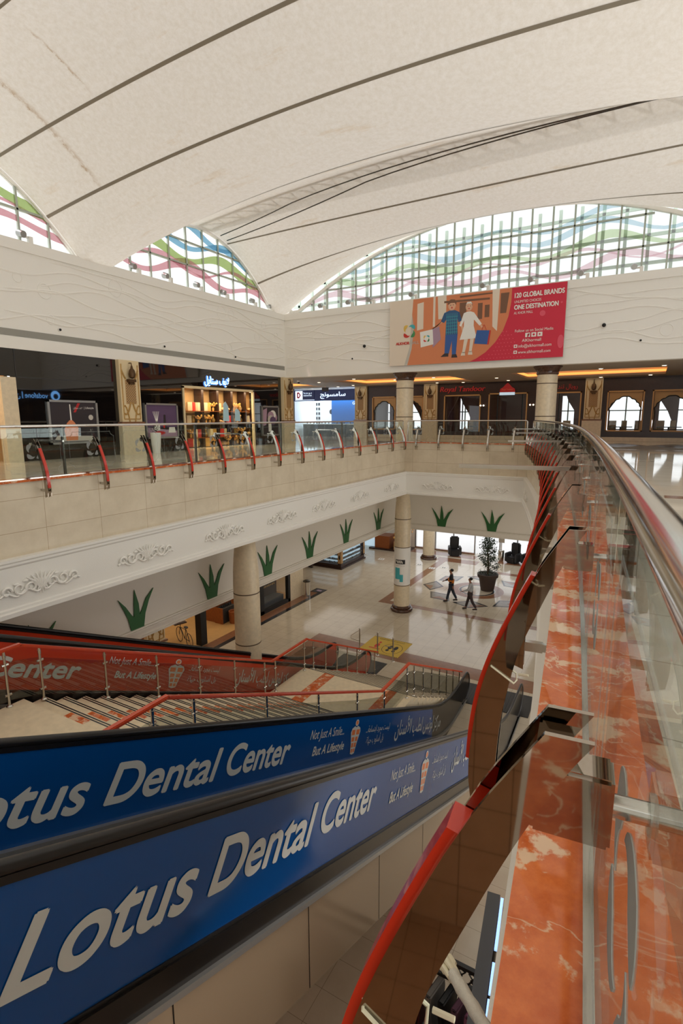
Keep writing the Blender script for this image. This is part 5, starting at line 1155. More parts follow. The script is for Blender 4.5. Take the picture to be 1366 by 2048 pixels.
# ================================================================ lower hall
# printed wrap round the column by the mat
t = thing('column_wrap', 'white printed paper wrap round the column, with black label and teal phones', 'poster', (-10.5, 24.7, 1.43)); r = .416
mk('sheet', MB().lathe((-10.5, 24.7, 1.43), [(r, 0), (r, 1.95)], 32), 'print_white', t, True)
def on_col(pts, m, lift=.004):          # wrap 2-D outline (arc length, z) on the column, centred on the side facing the stairs
    a0 = math.atan2(-24.7, 10.5)-.18
    v = [m.b.verts.new((-10.5+(r+lift)*math.cos(a0+x/r), 24.7+(r+lift)*math.sin(a0+x/r), z)) for x, z in pts]; m._f(v)
def colrect(x0, x1, z0, z1, n=6): return [(x0+(x1-x0)*i/n, z0) for i in range(n+1)]+[(x1-(x1-x0)*i/n, z1) for i in range(n+1)]
m = MB(); on_col(colrect(-.3, .22, 2.55, 2.78), m); mk('black_label', m, 'print_black', t)
m = MB(); on_col(colrect(-.32, -.05, 1.75, 2.35), m); on_col(colrect(-.05, .12, 1.62, 2.0), m, .005); mk('phone_print', m, 'print_teal', t)
m = MB(); on_col(colrect(-.25, .2, 2.45, 2.48), m); on_col(colrect(-.22, .1, 2.63, 2.69), m, .006); mk('small_print', m, 'print_grey', t)

# potted tree on the medallion
TX, TY = -7.45, 30.1
t = thing('potted_tree', 'small leafy tree in a big dark terracotta pot on the floor medallion', 'plant', (TX, TY, 0))
mk('pot', MB().lathe((TX, TY, 0), [(.36, 0), (.38, .05), (.5, .78), (.58, .8), (.6, .98), (.55, 1.0), (.52, .98), (.48, .9)], 28), 'terracotta', t, True)
mk('soil', MB().lathe((TX, TY, .88), [(.5, 0), (.5, .03)], 24), 'soil', t)
rnd = random.Random(3); m = MB(); m.tube([(TX, TY, .85), (TX+.03, TY, 1.5), (TX-.06, TY+.03, 2.1), (TX-.1, TY, 2.9)], [.06, .05, .04, .015], 8); tips = []
for k in range(16):
    z = 1.2+.11*k; a = k*2.4; L = .55-.02*k; b = Vector((TX-.05*(k/16), TY, z)); e = b+Vector((L*math.cos(a), L*math.sin(a), .25+.1*rnd.random())); m.tube([b, (b+e)/2+Vector((0, 0, .05)), e], [.02, .014, .006], 5); tips.append((b, e))
mk('trunk', m, 'bark', t, True); m = MB()
for b, e in tips:
    for k in range(80):
        p = b.lerp(e, .35+.75*rnd.random())+Vector((rnd.gauss(0, .09), rnd.gauss(0, .09), rnd.gauss(0, .1))); s = .045+.04*rnd.random()
        M = Matrix.Translation(p) @ Matrix.Rotation(rnd.random()*6.3, 4, 'Z') @ Matrix.Rotation(rnd.uniform(-1.2, .6), 4, 'Y') @ Matrix.Rotation(rnd.random(), 4, 'X')
        m.prism([(0, 0), (s, .45*s), (2*s, 0), (s, -.45*s)], M, 0, .002)
for k in range(160):
    a = rnd.random()*6.3; q = .5*math.sqrt(rnd.random()); s = .06; M = Matrix.Translation((TX+q*math.cos(a), TY+q*math.sin(a), .93+.2*rnd.random())) @ Matrix.Rotation(a, 4, 'Z') @ Matrix.Rotation(rnd.uniform(-1, .3), 4, 'Y'); m.prism([(0, 0), (s, .5*s), (2*s, 0), (s, -.5*s)], M, 0, .002)
mk('leaves', m, 'leaf', t)

# people
def skin(name, J, E_, root, m, parent, sub=2):
    names = list(J); idx = {n: i for i, n in enumerate(names)}
    me = bpy.data.meshes.new('s'); me.from_pydata([J[n][0] for n in names], [(idx[a], idx[b]) for a, b in E_], []); o = bpy.data.objects.new('s', me); COL.objects.link(o)
    o.modifiers.new('skin', 'SKIN'); 
    if not me.skin_vertices: me.attributes
    sv = me.skin_vertices[0].data
    for n in names:
        q = J[n][1]; sv[idx[n]].radius = q if isinstance(q, tuple) else (q, q); sv[idx[n]].use_root = (n == root)
    s = o.modifiers.new('sub', 'SUBSURF'); s.levels = sub; s.render_levels = sub
    dg = bpy.context.evaluated_depsgraph_get(); dg.update(); r = bpy.data.meshes.new_from_object(o.evaluated_get(dg)); bpy.data.objects.remove(o)
    b = MB(); b.b.from_mesh(r); bpy.data.meshes.remove(r); return mk(name, b, m, parent, True, True)
def person(label, loc, heading, h, top, bottom, legs, arms, sleeve_long=True, band=None):
    """local: faces +y, x to its right. legs: (hip swing, knee bend) per side; arms: (shoulder swing, elbow bend)"""
    T = thing('person', label, 'person', loc, heading); k = h/1.75; V = lambda x, y, z: Vector((x, y, z))*k
    J = {'pelvis': (V(0, 0, .93), .12*k), 'belly': (V(0, .01, 1.08), (.135*k, .1*k)), 'chest': (V(0, .02, 1.3), (.16*k, .11*k)), 'neckb': (V(0, .0, 1.46), .065*k), 'neck': (V(0, .02, 1.53), .052*k), 'jaw': (V(0, .045, 1.58), .065*k), 'head': (V(0, .03, 1.66), (.078*k, .092*k)), 'crown': (V(0, .02, 1.72), .06*k), 'nose': (V(0, .125, 1.635), .012*k)}
    E_ = [('pelvis', 'belly'), ('belly', 'chest'), ('chest', 'neckb'), ('neckb', 'neck'), ('neck', 'jaw'), ('jaw', 'head'), ('head', 'crown'), ('head', 'nose')]
    JT = {n: (J[n][0], tuple(1.2*v for v in J[n][1]) if isinstance(J[n][1], tuple) else J[n][1]*1.2) for n in ('pelvis', 'belly', 'chest')}; JT['neckb'] = (V(0, 0, 1.47), .07*k); ET = [('pelvis', 'belly'), ('belly', 'chest'), ('chest', 'neckb')]
    JB = {'pelvis': (V(0, 0, .95), .13*k)}; EB = []; feet = []
    for s, nm, (hs, kb), (ss, eb) in ((-1, 'l', legs[0], arms[0]), (1, 'r', legs[1], arms[1])):
        hip = V(s*.09, 0, .9); kn = hip+V(s*.01, .43*math.sin(hs), -.43*math.cos(hs)); an = kn+V(0, .42*math.sin(hs-kb), -.42*math.cos(hs-kb)); toe = an+V(0, .15, -.045)
        J.update({nm+'hip': (hip, .085*k), nm+'knee': (kn, .055*k), nm+'ank': (an, .038*k), nm+'toe': (toe, .03*k)}); E_ += [('pelvis', nm+'hip'), (nm+'hip', nm+'knee'), (nm+'knee', nm+'ank'), (nm+'ank', nm+'toe')]
        JB.update({nm+'hip': (hip, .107*k), nm+'knee': (kn, .08*k), nm+'ank': (an+V(0, 0, .02), .066*k)}); EB += [('pelvis', nm+'hip'), (nm+'hip', nm+'knee'), (nm+'knee', nm+'ank')]; feet.append((an, toe, nm))
        sh = V(s*.18, .0, 1.41); el = sh+V(s*.05, .28*math.sin(ss), -.28*math.cos(ss)); wr = el+V(s*.01, .25*math.sin(ss+eb), -.25*math.cos(ss+eb)); d = (wr-el).normalized(); pl = wr+d*.07*k
        J.update({nm+'sh': (sh, .06*k), nm+'el': (el, .04*k), nm+'wr': (wr, .028*k), nm+'palm': (pl, (.035*k, .018*k))}); E_ += [('chest', nm+'sh'), (nm+'sh', nm+'el'), (nm+'el', nm+'wr'), (nm+'wr', nm+'palm')]
        for q, L in enumerate((.075, .085, .08, .06)):
            side = V(0, (q-1.5)*.02, 0); a = pl+side+d*.03*k; b = a+d*L*.5*k+V(-s*.006, 0, 0); c = b+d*L*.4*k+V(-s*.02, 0, 0)
            J.update({nm+'f%da' % q: (a, .0095*k), nm+'f%db' % q: (b, .0085*k), nm+'f%dc' % q: (c, .007*k)}); E_ += [(nm+'palm', nm+'f%da' % q), (nm+'f%da' % q, nm+'f%db' % q), (nm+'f%db' % q, nm+'f%dc' % q)]
        th = wr+d*.03*k+V(0, .035, 0); J.update({nm+'t1': (th, .011*k), nm+'t2': (th+d*.04*k+V(0, .015, 0), .009*k)}); E_ += [(nm+'wr', nm+'t1'), (nm+'t1', nm+'t2')]
        JT.update({nm+'sh': (sh, .082*k), nm+'el': (el, .062*k)}); ET += [('chest', nm+'sh'), (nm+'sh', nm+'el')]
        if sleeve_long: JT[nm+'wr'] = (wr, .042*k); ET.append((nm+'el', nm+'wr'))
    skin('body', J, E_, 'pelvis', 'skin', T); skin('shirt', JT, ET, 'pelvis', top, T); skin('trousers', JB, EB, 'pelvis', bottom, T)
    mk('hair', MB().ball(V(0, -.016, 1.69), .096*k, (.88, .98, .85), 14, 9), 'hair', T, True, True)
    for s in (-1, 1): mk('eye', MB().ball(V(s*.03, .112, 1.665), .011*k), 'black', T, True, True); mk('ear', MB().ball(V(s*.082, .02, 1.645), .022*k, (.5, .8, 1.2)), 'skin', T, True, True)
    mk('mouth', MB().box(V(0, .113, 1.588), (.04*k, .01*k, .008*k)), 'garment_red', T, False, True)
    for an, toe, nm in feet: mk('shoe', MB().tube([an+V(0, -.05, -.03), an+V(0, .05, -.035), toe+V(0, .03, -.02)], [.045*k, .048*k, .035*k], 10), 'shoe', T, True, True)
    if band:
        m = MB()
        for nm in 'lr': a, b = J[nm+'el'][0], J[nm+'wr'][0]; c = J[nm+'sh'][0]; m.tube([a+(c-a)*.25, a, a+(b-a)*.3], [.07*k, .066*k, .06*k], 12)
        m.lathe(V(0, .012, 1.1), [(.165*k, 0), (.17*k, .1)], 16); mk('sleeve_band', m, band, T, True, True)
    return T
def ground(T):          # set the soles on the floor
    lo = min((v.co.z for c in T.children if c.type == 'MESH' for v in c.data.vertices)); T.location.z -= lo
p = person('person in black top with orange band walking left on the patterned floor', (-8.66, 27.15, 0), PI/2+.25, 1.8, 'shirt_black', 'jeans', ((.27, .06), (-.24, .22)), ((-.35, .3), (.4, .7)), True, 'shirt_orange'); ground(p)
p = person('person in pale grey shirt and dark trousers walking left near the pot', (-7.38, 26.35, 0), PI/2+.2, 1.72, 'shirt_grey', 'trouser', ((-.28, .25), (.28, .06)), ((.35, .9), (-.3, .35)), True); ground(p)
p = person('person standing by the lit kiosk, only dark legs visible under the bulkhead', (-19.0, 29.1, 0), 0, 1.72, 'shirt_black', 'trouser', ((.03, .02), (-.03, .05)), ((.0, .2), (.05, .2)), True); ground(p)

# floor mat with footprints, stickers and posts
t = thing('floor_mat', 'yellow floor mat with two black footprints near the escalator', 'mat', (-9.25, 20.1, .003)); MX0, MX1, MY0, MY1 = -10.2, -8.35, 19.3, 20.95
mk('sheet', MB().b2((MX0, MY0, .003), (MX1, MY1, .008)), 'mat_yellow', t)
m = MB(); Pm = ZP((MX0, MY0, .0085))
for i in range(24): m.prism([(.02+i*.076, .01), (.055+i*.076, .01), (.055+i*.076, .05), (.02+i*.076, .05)], Pm, 0, .001); m.prism([(.02+i*.076, 1.6), (.055+i*.076, 1.6), (.055+i*.076, 1.64), (.02+i*.076, 1.64)], Pm, 0, .001)
mk('border_marks', m, 'print_black', t)
m = MB()
for s in (-1, 1):
    cx = 1.28+s*.13; m.prism(ell(cx, .82, .095, .2), Pm, 0, .001); m.prism(ell(cx+s*.01, .5, .075, .1), Pm, 0, .001)
mk('footprint', m, 'print_black', t)
m = MB(); n = 32; m.strip([(1.28+.42*math.cos(2*PI*i/n), .72+.52*math.sin(2*PI*i/n)) for i in range(n+1)], [(1.28+.44*math.cos(2*PI*i/n), .72+.54*math.sin(2*PI*i/n)) for i in range(n+1)], Pm, 0, .001); m.text('PLEASE KEEP YOUR DISTANCE', Pm @ Matrix.Translation((.35, 1.42, 0)), w=1.2, h=.1); mk('print', m, 'print_black', t)
m = MB(); m.prism(ell(.55, .75, .1, .22), Pm, 0, .001); m.prism(ell(.55, 1.1, .06, .08), Pm, 0, .001); m.prism([(.3, .4), (.8, .4), (.8, .48), (.3, .48)], Pm, 0, .001); mk('red_print', m, 'print_red', t)
for i, (x, y, l) in enumerate(((-10.05, 19.15, 'left'), (-9.2, 19.15, 'middle'), (-8.4, 18.95, 'right'))):
    t = thing('barrier_post', 'slim steel barrier post by the yellow mat, the %s of three' % l, 'post', (x, y, 0), 0, 'steel posts by the mat'); mk('pole', MB().tube([(x, y, 0), (x, y, 1.0)], .028, 10), 'steel', t, True); mk('foot', MB().lathe((x, y, 0), [(.08, 0), (.07, .02)], 14), 'steel', t, True); mk('cap', MB().ball((x, y, 1.01), .034), 'steel', t, True)
    if i == 0: mk('swing_arm', MB().tube([(x, y, .95), (x-.2, y, .8), (x-.42, y, .62), (x-.42, y, .5), (x-.03, y, .45)], .014, 6), 'steel', t, True)
    if i == 2: mk('swing_arm', MB().tube([(x, y, .6), (x-.38, y, .6)], .016, 6), 'steel', t, True)
for i, (x, y, l) in enumerate(((-11.85, 32.9, 'on the brown stripe'), (-12.9, 33.3, 'left of the brown stripe'), (-11.2, 33.4, 'right of the brown stripe'), (-17.4, 33.9, 'near the kiosk'), (-15.8, 33.4, 'near the gift shop'))):
    t = thing('floor_sticker', 'small white square floor sticker '+l, 'sticker', (x, y, .002)); mk('sheet', MB().b2((x-.2, y-.2, .003), (x+.2, y+.2, .006)), 'print_white', t); m = MB(); Pq = ZP((x, y, .0065)); m.prism(ell(-.07, .0, .04, .11), Pq, 0, .001); m.prism(ell(.07, 0, .04, .11), Pq, 0, .001); mk('footprint', m, 'print_black', t)

# kiosk
KX, KY = -16.9, 29.6
t = thing('display_kiosk', 'glass display kiosk with cold white light and dark frame', 'kiosk', (KX-1, KY+1.7, 0)); kw, kl = 2.9, 3.5
mk('plinth', MB().b2((KX-kw, KY, 0), (KX, KY+kl, .1)).b2((KX-kw+.08, KY+.08, .1), (KX-.08, KY+kl-.08, .3)), 'brown_wood', t)
m = MB()
for x0 in (KX-kw+.05, KX-.3): 
    for y0 in (KY+.05, KY+kl-.3): m.b2((x0, y0, .3), (x0+.25, y0+.25, 1.3))
m.b2((KX-kw+.05, KY+.05, 1.25), (KX-.05, KY+.35, 1.32)).b2((KX-.35, KY+.05, 1.25), (KX-.05, KY+kl-.05, 1.32)); mk('frame', m, 'brown_wood', t)
m = MB(); m.b2((KX-.32, KY+.32, .35), (KX-.28, KY+kl-.32, 1.22)).b2((KX-kw+.32, KY+.28, .35), (KX-.32, KY+.32, 1.22)); mk('lit_back', m, 'kiosk_light', t)
m = MB(); m.b2((KX-.1, KY+.32, .35), (KX-.09, KY+kl-.32, 1.22)).b2((KX-kw+.32, KY+.09, .35), (KX-.32, KY+.1, 1.22)); mk('glass', m, 'shop_glass', t)
for z in (.6, .9): mk('shelf', MB().b2((KX-.28, KY+.32, z), (KX-.12, KY+kl-.32, z+.015)).b2((KX-kw+.32, KY+.12, z), (KX-.32, KY+.28, z+.015)), 'silver_frame', t)
m = MB(); rnd = random.Random(8)
for z in (.36, .615, .915, 1.32):
    for k in range(24): m.box((KX-.2, KY+.4+k*.112, z+.05), (.07, .07, .1*rnd.uniform(.6, 1.4)))
    for k in range(18): m.box((KX-kw+.45+k*.12, KY+.2, z+.05), (.07, .07, .1*rnd.uniform(.6, 1.4)))
o = mk('small_goods', m, 'charcoal', t); o['kind'] = 'stuff'
m = MB(); m.b2((KX-.3, KY+.04, .4), (KX-.06, KY+.05, 1.2)).b2((KX-.06, KY+.06, .4), (KX-.045, KY+.28, 1.2)).b2((KX-.06, KY+kl-.28, .4), (KX-.045, KY+kl-.06, 1.2)); mk('poster_panel', m, 'tan_panel', t)
m = MB(); m.prism(ell(KX-.18, .8, .06, .16), YN((0, KY+.04, 0)), 0, .004); m.prism(ell(KY+kl-.17, .8, .05, .14), XP((KX-.045, 0, 0)), 0, .004); mk('emblem', m, 'black', t)

# wooden shop on the left
t = thing('shop_counter', 'warm wooden shop counter with small goods seen under the left bulkhead', 'counter', (-18.3, 19.6, 0)); mk('body', MB().b2((-18.5, 18.6, .01), (-17.75, 20.6, 1.05)), 'warm_wood', t); mk('top', MB().b2((-18.55, 18.55, 1.05), (-17.7, 20.65, 1.1)), 'warm_wood', t)
t2 = thing('display_stand', 'dark stepped display stand with small bottles in front of the wooden counter', 'display', (-17.8, 19.3, 0)); mk('body', MB().b2((-17.7, 18.6, .01), (-17.25, 19.5, .75)), 'charcoal', t2); mk('side_panel', MB().b2((-17.72, 18.55, .01), (-17.23, 18.6, .8)), 'warm_wood', t2)
k = 0; B0 = None
for i in range(7):
    for (x, y, z, q) in ((-18.1, 18.75+i*.27, 1.1, 'on the wooden counter'), (-17.45, 18.68+i*.12, .75, 'on the dark stepped stand')):
        if B0 is None: B0 = mk('small_bottle', MB().lathe((0, 0, 0), [(.045, 0), (.05, .1), (.02, .14), (.02, .19)], 8), 'black', None, True); c = B0
        else: c = B0.copy(); COL.objects.link(c)
        c.location = (x, y, z+.003); tag(c, 'small dark bottle %s, %s from the left' % (q, ORD[i]), 'bottle', 'bottles in the wooden shop')
t = thing('wood_bin', 'low round wooden bin beside the dark display stand', 'bin', (-16.95, 19.05, 0)); mk('tub', MB().lathe((-16.95, 19.05, .01), [(.22, 0), (.25, .6), (.22, .6), (.2, .5)], 18), 'warm_wood', t, True)
t = thing('wood_partition', 'tall warm wooden partition at the left end of the shop', 'partition', (-17.6, 13.9, 0)); mk('panel', MB().b2((-18.9, 15.0, .01), (-17.6, 15.2, 2.1)), 'warm_wood', t); mk('small_frame', MB().b2((-17.95, 14.96, 1.4), (-17.65, 15.0, 1.9)), 'print_dark', t)
t = thing('shelf_unit', 'wooden shelf unit deep in the shop under the left bulkhead', 'shelf', (-20.5, 21.5, 0)); 
for y in (20.6, 22.4): mk('side', MB().b2((-20.9, y, .01), (-20.3, y+.08, 2.2)), 'warm_wood', t)
for z in (.4, .9, 1.4, 1.9): mk('board', MB().b2((-20.9, 20.6, z), (-20.3, 22.48, z+.04)), 'warm_wood', t)
tag(mk('shop_post', MB().b2((XS-.35, 16.2, .007), (XS-.02, 16.55, 3.75)), 'black'), 'square black post at the front of the wooden shop', 'post')
# bicycle on display
bx, by = -17.1, 15.95
t = thing('bicycle', 'vintage black bicycle standing in the wooden shop', 'bicycle', (bx, by, .006), R_(70))
def wheel(y):
    o = mk('wheel', MB().tube([(0, y+.33*math.cos(a*PI/12), .34+.33*math.sin(a*PI/12)) for a in range(24)], .014, 6, closed=True), 'black', t, True, True)
    m = MB()
    for a in range(10): m.tube([(0, y, .34), (0, y+.33*math.cos(a*PI/5), .34+.33*math.sin(a*PI/5))], .004, 4)
    mk('spokes', m, 'steel', o, False, True)
wheel(-.52); wheel(.52)
mk('frame', MB().tube([(0, -.52, .34), (0, -.05, .3), (0, -.2, .8), (0, -.52, .34)], .016, 8).tube([(0, -.05, .3), (0, .36, .72), (0, -.18, .75)], .016, 8).tube([(0, .52, .34), (0, .34, .9)], .015, 8), 'black', t, True, True)
mk('handlebar', MB().tube([(-.25, .2, .98), (-.2, .34, .98), (0, .36, .95), (.2, .34, .98), (.25, .2, .98)], .013, 8), 'steel', t, True, True); mk('saddle', MB().ball((0, -.22, .88), .11, (.8, 1.3, .4)), 'black', t, True, True); mk('tray', MB().b2((-.28, .3, .86), (.28, .85, .9)), 'brown_wood', t, False, True); mk('stand', MB().tube([(-.14, -.5, 0), (0, -.5, .34), (.14, -.5, 0)], .01, 6), 'steel', t, True, True)
# jewellery window, pillar sign, bin and black mat
t = thing('jewellery_window', 'black-framed shop window of small goods left of the stone pillar', 'window', (XS, 21.6, 0)); m = MB()
for q in ((20.35, 0, 20.65, 3.7), (22.75, 0, 22.95, 3.7), (20.35, 0, 22.95, .2), (20.35, 3.4, 22.95, 3.75)): m.b2((XS-.2, q[0], max(.01, q[1])), (XS-.01, q[2], q[3]))
mk('frame', m, 'black', t); mk('glass', MB().b2((XS-.1, 20.65, .2), (XS-.09, 22.75, 3.4)), 'shop_glass', t); mk('backdrop', MB().b2((XS-1.0, 20.3, .01), (XS-.95, 22.95, 3.7)), 'brown_wood', t); mk('counter', MB().b2((XS-.9, 20.7, .02), (XS-.3, 22.7, .45)), 'charcoal', t)
m = MB(); rnd = random.Random(12)
for i in range(13):
    for j in range(7): m.ball((XS-.85, 20.8+i*.15, 1.0+j*.32), .045+.03*rnd.random(), (.6, 1, 1), 6, 5)
o = mk('hanging_goods', m, 'gold', t); o['kind'] = 'stuff'
tag(mk('pillar_sign', MB().b2((XS, 23.35, 2.3), (XS+.03, 23.6, 2.75)), 'print_dark'), 'small dark sign on the stone pillar of the lower shops', 'sign')
t = thing('litter_bin', 'cylindrical steel litter bin by the stone pillar', 'bin', (-16.0, 24.1, 0)); mk('body', MB().lathe((-16.0, 24.1, 0.003), [(.2, 0), (.2, .85)], 20), 'brushed_steel', t, True); mk('lid', MB().lathe((-16.0, 24.1, .85), [(.21, 0), (.21, .05), (.12, .1)], 20), 'dark_steel', t, True)
t = thing('door_mat', 'black door mat with pale print beside the litter bin', 'mat', (-15.9, 25.25, .003)); mk('sheet', MB().b2((-16.2, 24.95, .004), (-15.6, 25.55, .01)), 'black', t); mk('print', MB().b2((-16.05, 25.15, .01), (-15.75, 25.35, .011)), 'print_mauve', t)
# gift shop at the back
t = thing('gift_stall', 'brown gift stall with flowers and goods at the back left', 'stall', (-15.6, 36.4, 0)); mk('counter', MB().b2((-17.6, 36.0, 0), (-16.4, 37.2, 1.05)).b2((-15.9, 36.1, 0), (-15.1, 37.0, .85)), 'warm_wood', t); mk('base', MB().b2((-18.0, 35.8, 0), (-14.9, 37.4, .12)), 'brown_wood', t); mk('glass_case', MB().b2((-19.0, 36.2, .12), (-17.7, 37.2, 1.3)), 'kiosk_light', t)
m = MB(); rnd = random.Random(5)
for k in range(60): m.ball((-15.5+rnd.gauss(0, .3), 36.6+rnd.gauss(0, .25), 1.0+abs(rnd.gauss(0, .4))), .05+.05*rnd.random(), (1, 1, 1), 6, 5)
o = mk('goods', m, ['glass_goods'], t); o['kind'] = 'stuff'
tag(mk('paper_bag', MB().b2((-15.95, 35.85, .12), (-15.5, 36.05, .75)), 'tan_panel'), 'tan paper bag standing in front of the gift stall', 'bag')
tag(mk('wall_panel', MB().b2((-19.6, 35.3, 0), (-18.3, 35.5, 3.6)), 'plaster'), 'pale panelled wall piece left of the gift stall', 'wall panel')
# entrance
t = thing('entrance_front', 'bright glass entrance with purple header and steel frames', 'entrance', (-10.5, 37.8, 0))
mk('glass', MB().b2((-15, 37.86, 0), (-6.3, 37.875, 3.6)), 'entrance_glass', t)
for x in (-15, -13.4, -12.0, -10.4, -8.6, -7.4, -6.35): mk('post', MB().b2((x-.04, 37.8, 0), (x+.04, 37.94, 3.6)), 'silver_frame', t)
mk('header', MB().b2((-15, 37.78, 2.7), (-10.2, 37.84, 3.1)).b2((-8.4, 37.78, 2.7), (-6.3, 37.84, 3.1)), 'purple', t); mk('door_header', MB().b2((-10.3, 37.75, 2.5), (-8.4, 37.9, 2.62)), 'silver_frame', t); mk('sill', MB().b2((-15, 37.75, 0), (-10.4, 37.95, .1)), 'brown_tile', t)
for i, (x, l) in enumerate(((-11.6, 'left of the entrance door'), (-7.45, 'right of the entrance door'), (-6.4, 'at the right edge of the entrance'))):
    t = thing('massage_chair', 'bulky black seat '+l, 'seat', (x, 36.9, 0), 0.4 if i == 0 else -.3); mk('base', MB().b2((-.32, -.4, 0), (.32, .4, .45)).bev(.06), 'black', t, True, True); mk('backrest', MB().b2((-.32, .2, .4), (.32, .48, 1.35)).bev(.08), 'black', t, True, True)
    for s in (-1, 1): mk('armrest', MB().b2((s*.38-.08, -.4, .1), (s*.38+.08, .35, .7)).bev(.05), 'charcoal', t, True, True)
t = thing('steel_bin', 'tall shiny steel bin right of the potted tree', 'bin', (-8.3, 37.0, 0)); mk('body', MB().lathe((-8.3, 37.0, 0), [(.16, 0), (.2, .1), (.22, .75), (.2, .78)], 20), 'steel', t, True); mk('sign_post', MB().b2((-8.33, 36.97, .78), (-8.27, 37.03, 1.3)).b2((-8.5, 36.96, 1.3), (-8.1, 37.0, 1.6)), 'steel', t)
m = MB(); m.bar((-22, 46, 0), (-10, 46, 3.4), .3, .2)
for k in range(8): m.bar((-22+1.5*k, 46, 0), (-22+1.5*k, 46, .43*k+1.0), .06, .06)
m.bar((-22, 46, 1.0), (-10, 46, 4.4), .08, .08); tag(mk('outdoor_ramp', m, 'silver_frame'), 'pale outdoor ramp with railing seen through the entrance glass', 'ramp')

# ---- below the near ledge: abaya shop, its sign board and loose cables
t = thing('sign_board', 'dark sign board edge with blue LED strips under the red ledge', 'sign', (-1.1, 5, 3.7)); mk('board', MB().bar((-1.27, 6.2, 3.4), (-.93, 3.6, 3.4), .16, .7), 'charcoal', t)
m = MB()
for a, b in ((.02, .3), (.36, .5), (.52, .8)): p = Vector((-1.16, 6.2, 3.77)); q = Vector((-.82, 3.6, 3.77)); m.bar(p.lerp(q, a), p.lerp(q, b), .035, .02)
mk('led_strip', m, 'led_blue', t); mk('edge_trim', MB().bar((-1.05, 6.2, 3.45), (-.72, 3.6, 3.45), .12, .6), 'tan_panel', t)
t = thing('garment_rack', 'dark garment rack with lattice header full of black abayas', 'rack', (-1.7, 6.2, 0)); RKX0, RKX1, RKY = -2.35, -1.15, 6.35
mk('frame', MB().b2((RKX0, RKY, .01), (RKX0+.06, RKY+.06, 2.2)).b2((RKX1-.06, RKY, .01), (RKX1, RKY+.06, 2.2)).b2((RKX0, RKY, 2.15), (RKX1, RKY+.06, 2.2)).b2((RKX0, RKY, 1.85), (RKX1, RKY+.06, 1.9)), 'black', t)
m = MB()
for k in range(7): x = RKX0+.1+k*.16; m.tube([(x, RKY+.03, 1.9), (x+.08, RKY+.03, 2.02), (x+.02, RKY+.03, 2.1), (x+.14, RKY+.03, 2.15)], .014, 5); m.tube([(x+.14, RKY+.03, 1.9), (x+.05, RKY+.03, 2.0), (x+.13, RKY+.03, 2.1), (x, RKY+.03, 2.15)], .014, 5)
mk('lattice_header', m, 'black', t)
def gown(): return MB().strip([(-.2, 1.38), (-.22, 1.25), (-.17, .9), (-.26, .2), (-.28, 0)], [(.2, 1.38), (.22, 1.25), (.17, .9), (.26, .2), (.28, 0)], YN((0, 0, 0)), -.05, .05).bev(.02)
GC = ['garment_red', 'garment_grey', 'black', 'garment_purple', 'garment_plum', 'garment_red', 'black', 'charcoal', 'black', 'garment_purple', 'black', 'black']
for i, c in enumerate(GC):
    row = i//6; x = RKX0+.13+(i % 6)*.19; y = RKY-.12-row*.62; z = .42-row*.1
    g = mk('abaya', gown(), c, None, True); g.location = (x, y, z); g.rotation_euler = (0, 0, 1.35); tag(g, '%s long gown hanging in the %s row, %s from the left, below the ledge' % ({'garment_red': 'dark red', 'garment_grey': 'grey', 'black': 'black', 'garment_purple': 'purple', 'garment_plum': 'plum', 'charcoal': 'charcoal'}[c], ('back', 'front')[row], ORD[i % 6]), 'gown', 'gowns under the ledge')
t = thing('mannequin', 'black draped mannequin with a wooden neck cap below the ledge', 'mannequin', (-1.75, 5.1, 0)); mk('gown', MB().lathe((-1.75, 5.1, .01), [(.3, 0), (.25, .5), (.17, 1.0), (.21, 1.25), (.17, 1.42), (.07, 1.5)], 20), 'charcoal', t, True); mk('neck_cap', MB().lathe((-1.75, 5.1, 1.5), [(.065, 0), (.06, .1), (.07, .11), (.07, .14)], 16), 'tan_frame', t, True)
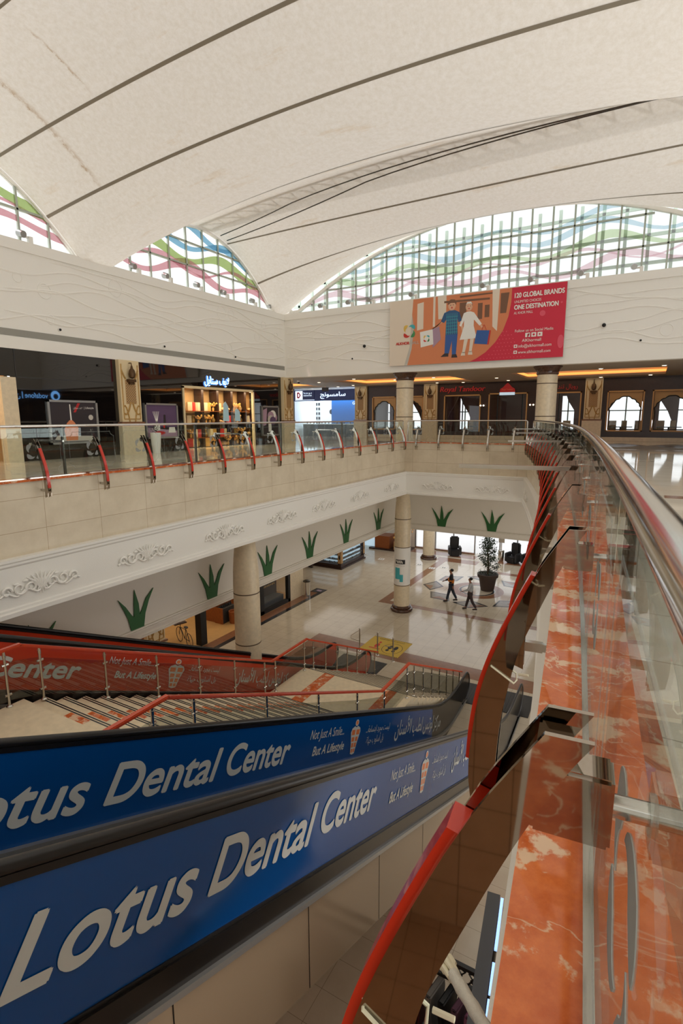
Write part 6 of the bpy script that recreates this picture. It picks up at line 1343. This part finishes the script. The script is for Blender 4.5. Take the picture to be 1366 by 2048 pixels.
t = thing('clothes_rail', 'low black clothes rail in front of the gown rack below the ledge', 'rack', (-1.8, 5.6, 0)); mk('frame', MB().tube([(RKX0+.05, RKY-.74, .01), (RKX0+.05, RKY-.74, 1.72), (RKX1-.05, RKY-.74, 1.72), (RKX1-.05, RKY-.74, .01)], .018, 8), 'black', t, True)
struct('wall_lower_shop', MB().b2((.6, -3, 0), (.8, 9.0, 6.29)), 'plaster')
# wrapped cable bundle sticking out from under the ledge, cable ties on the fins
y0 = .88; x0 = xc(y0); nn = cn(y0)[0]
t = thing('cable_bundle', 'white tape-wrapped cable bundle poking out from under the red ledge', 'cable', (x0-.2, y0, 8.6)); A = Vector((x0-.12, .84, 8.66)); B = Vector((x0-.31, 1.04, 8.58)); d = (B-A).normalized()
mk('wrapped_sleeve', MB().tube([A+d*.02*i for i in range(14)], [.0135+.001*(i % 3) for i in range(14)], 10), 'wrap', t, True)
s = d.cross(Vector((0, 0, 1))).normalized(); u = s.cross(d)
for i, (a, b) in enumerate(((-.014, 0), (0, .009), (.014, 0), (-.008, -.012), (.008, -.012))):
    p = A+d*.255+s*a*.8+u*b*.8; mk('connector', MB().tube([p, p+d*.03, p+d*.034+s*a*.25, p+d*.06+s*a*.3], [.005, .007, .008, .007], 8), 'cream_plastic', t, True)
for i, (k, z, da, db) in enumerate(((0, .215, .25, .328), (1, .2, .25, .33))):
    y = RY[k]; n_, t_ = cn(y); P = Matrix.Translation((xc(y), y, ZL)) @ Matrix.Rotation(math.atan2(n_[1], n_[0]), 4, 'Z')
    pts = [P @ Vector(v) for v in ((db, -.04, z+.02), (da, -.042, z-.03), (da-.006, 0, z-.035), (da, .042, z-.03), (db, .04, z+.02), (db+.012, 0, z+.025))]
    m = MB().tube(pts, .0035, 6, closed=True); q = P @ Vector((da-.008, -.042, z-.033)); m.tube([q, q+Vector((.035, 0, .004))], .005, 6)
    tag(mk('cable_tie', m, 'cream_plastic', None, True), 'white cable tie looped round the %s fin of the near railing' % ORD[k], 'cable tie')
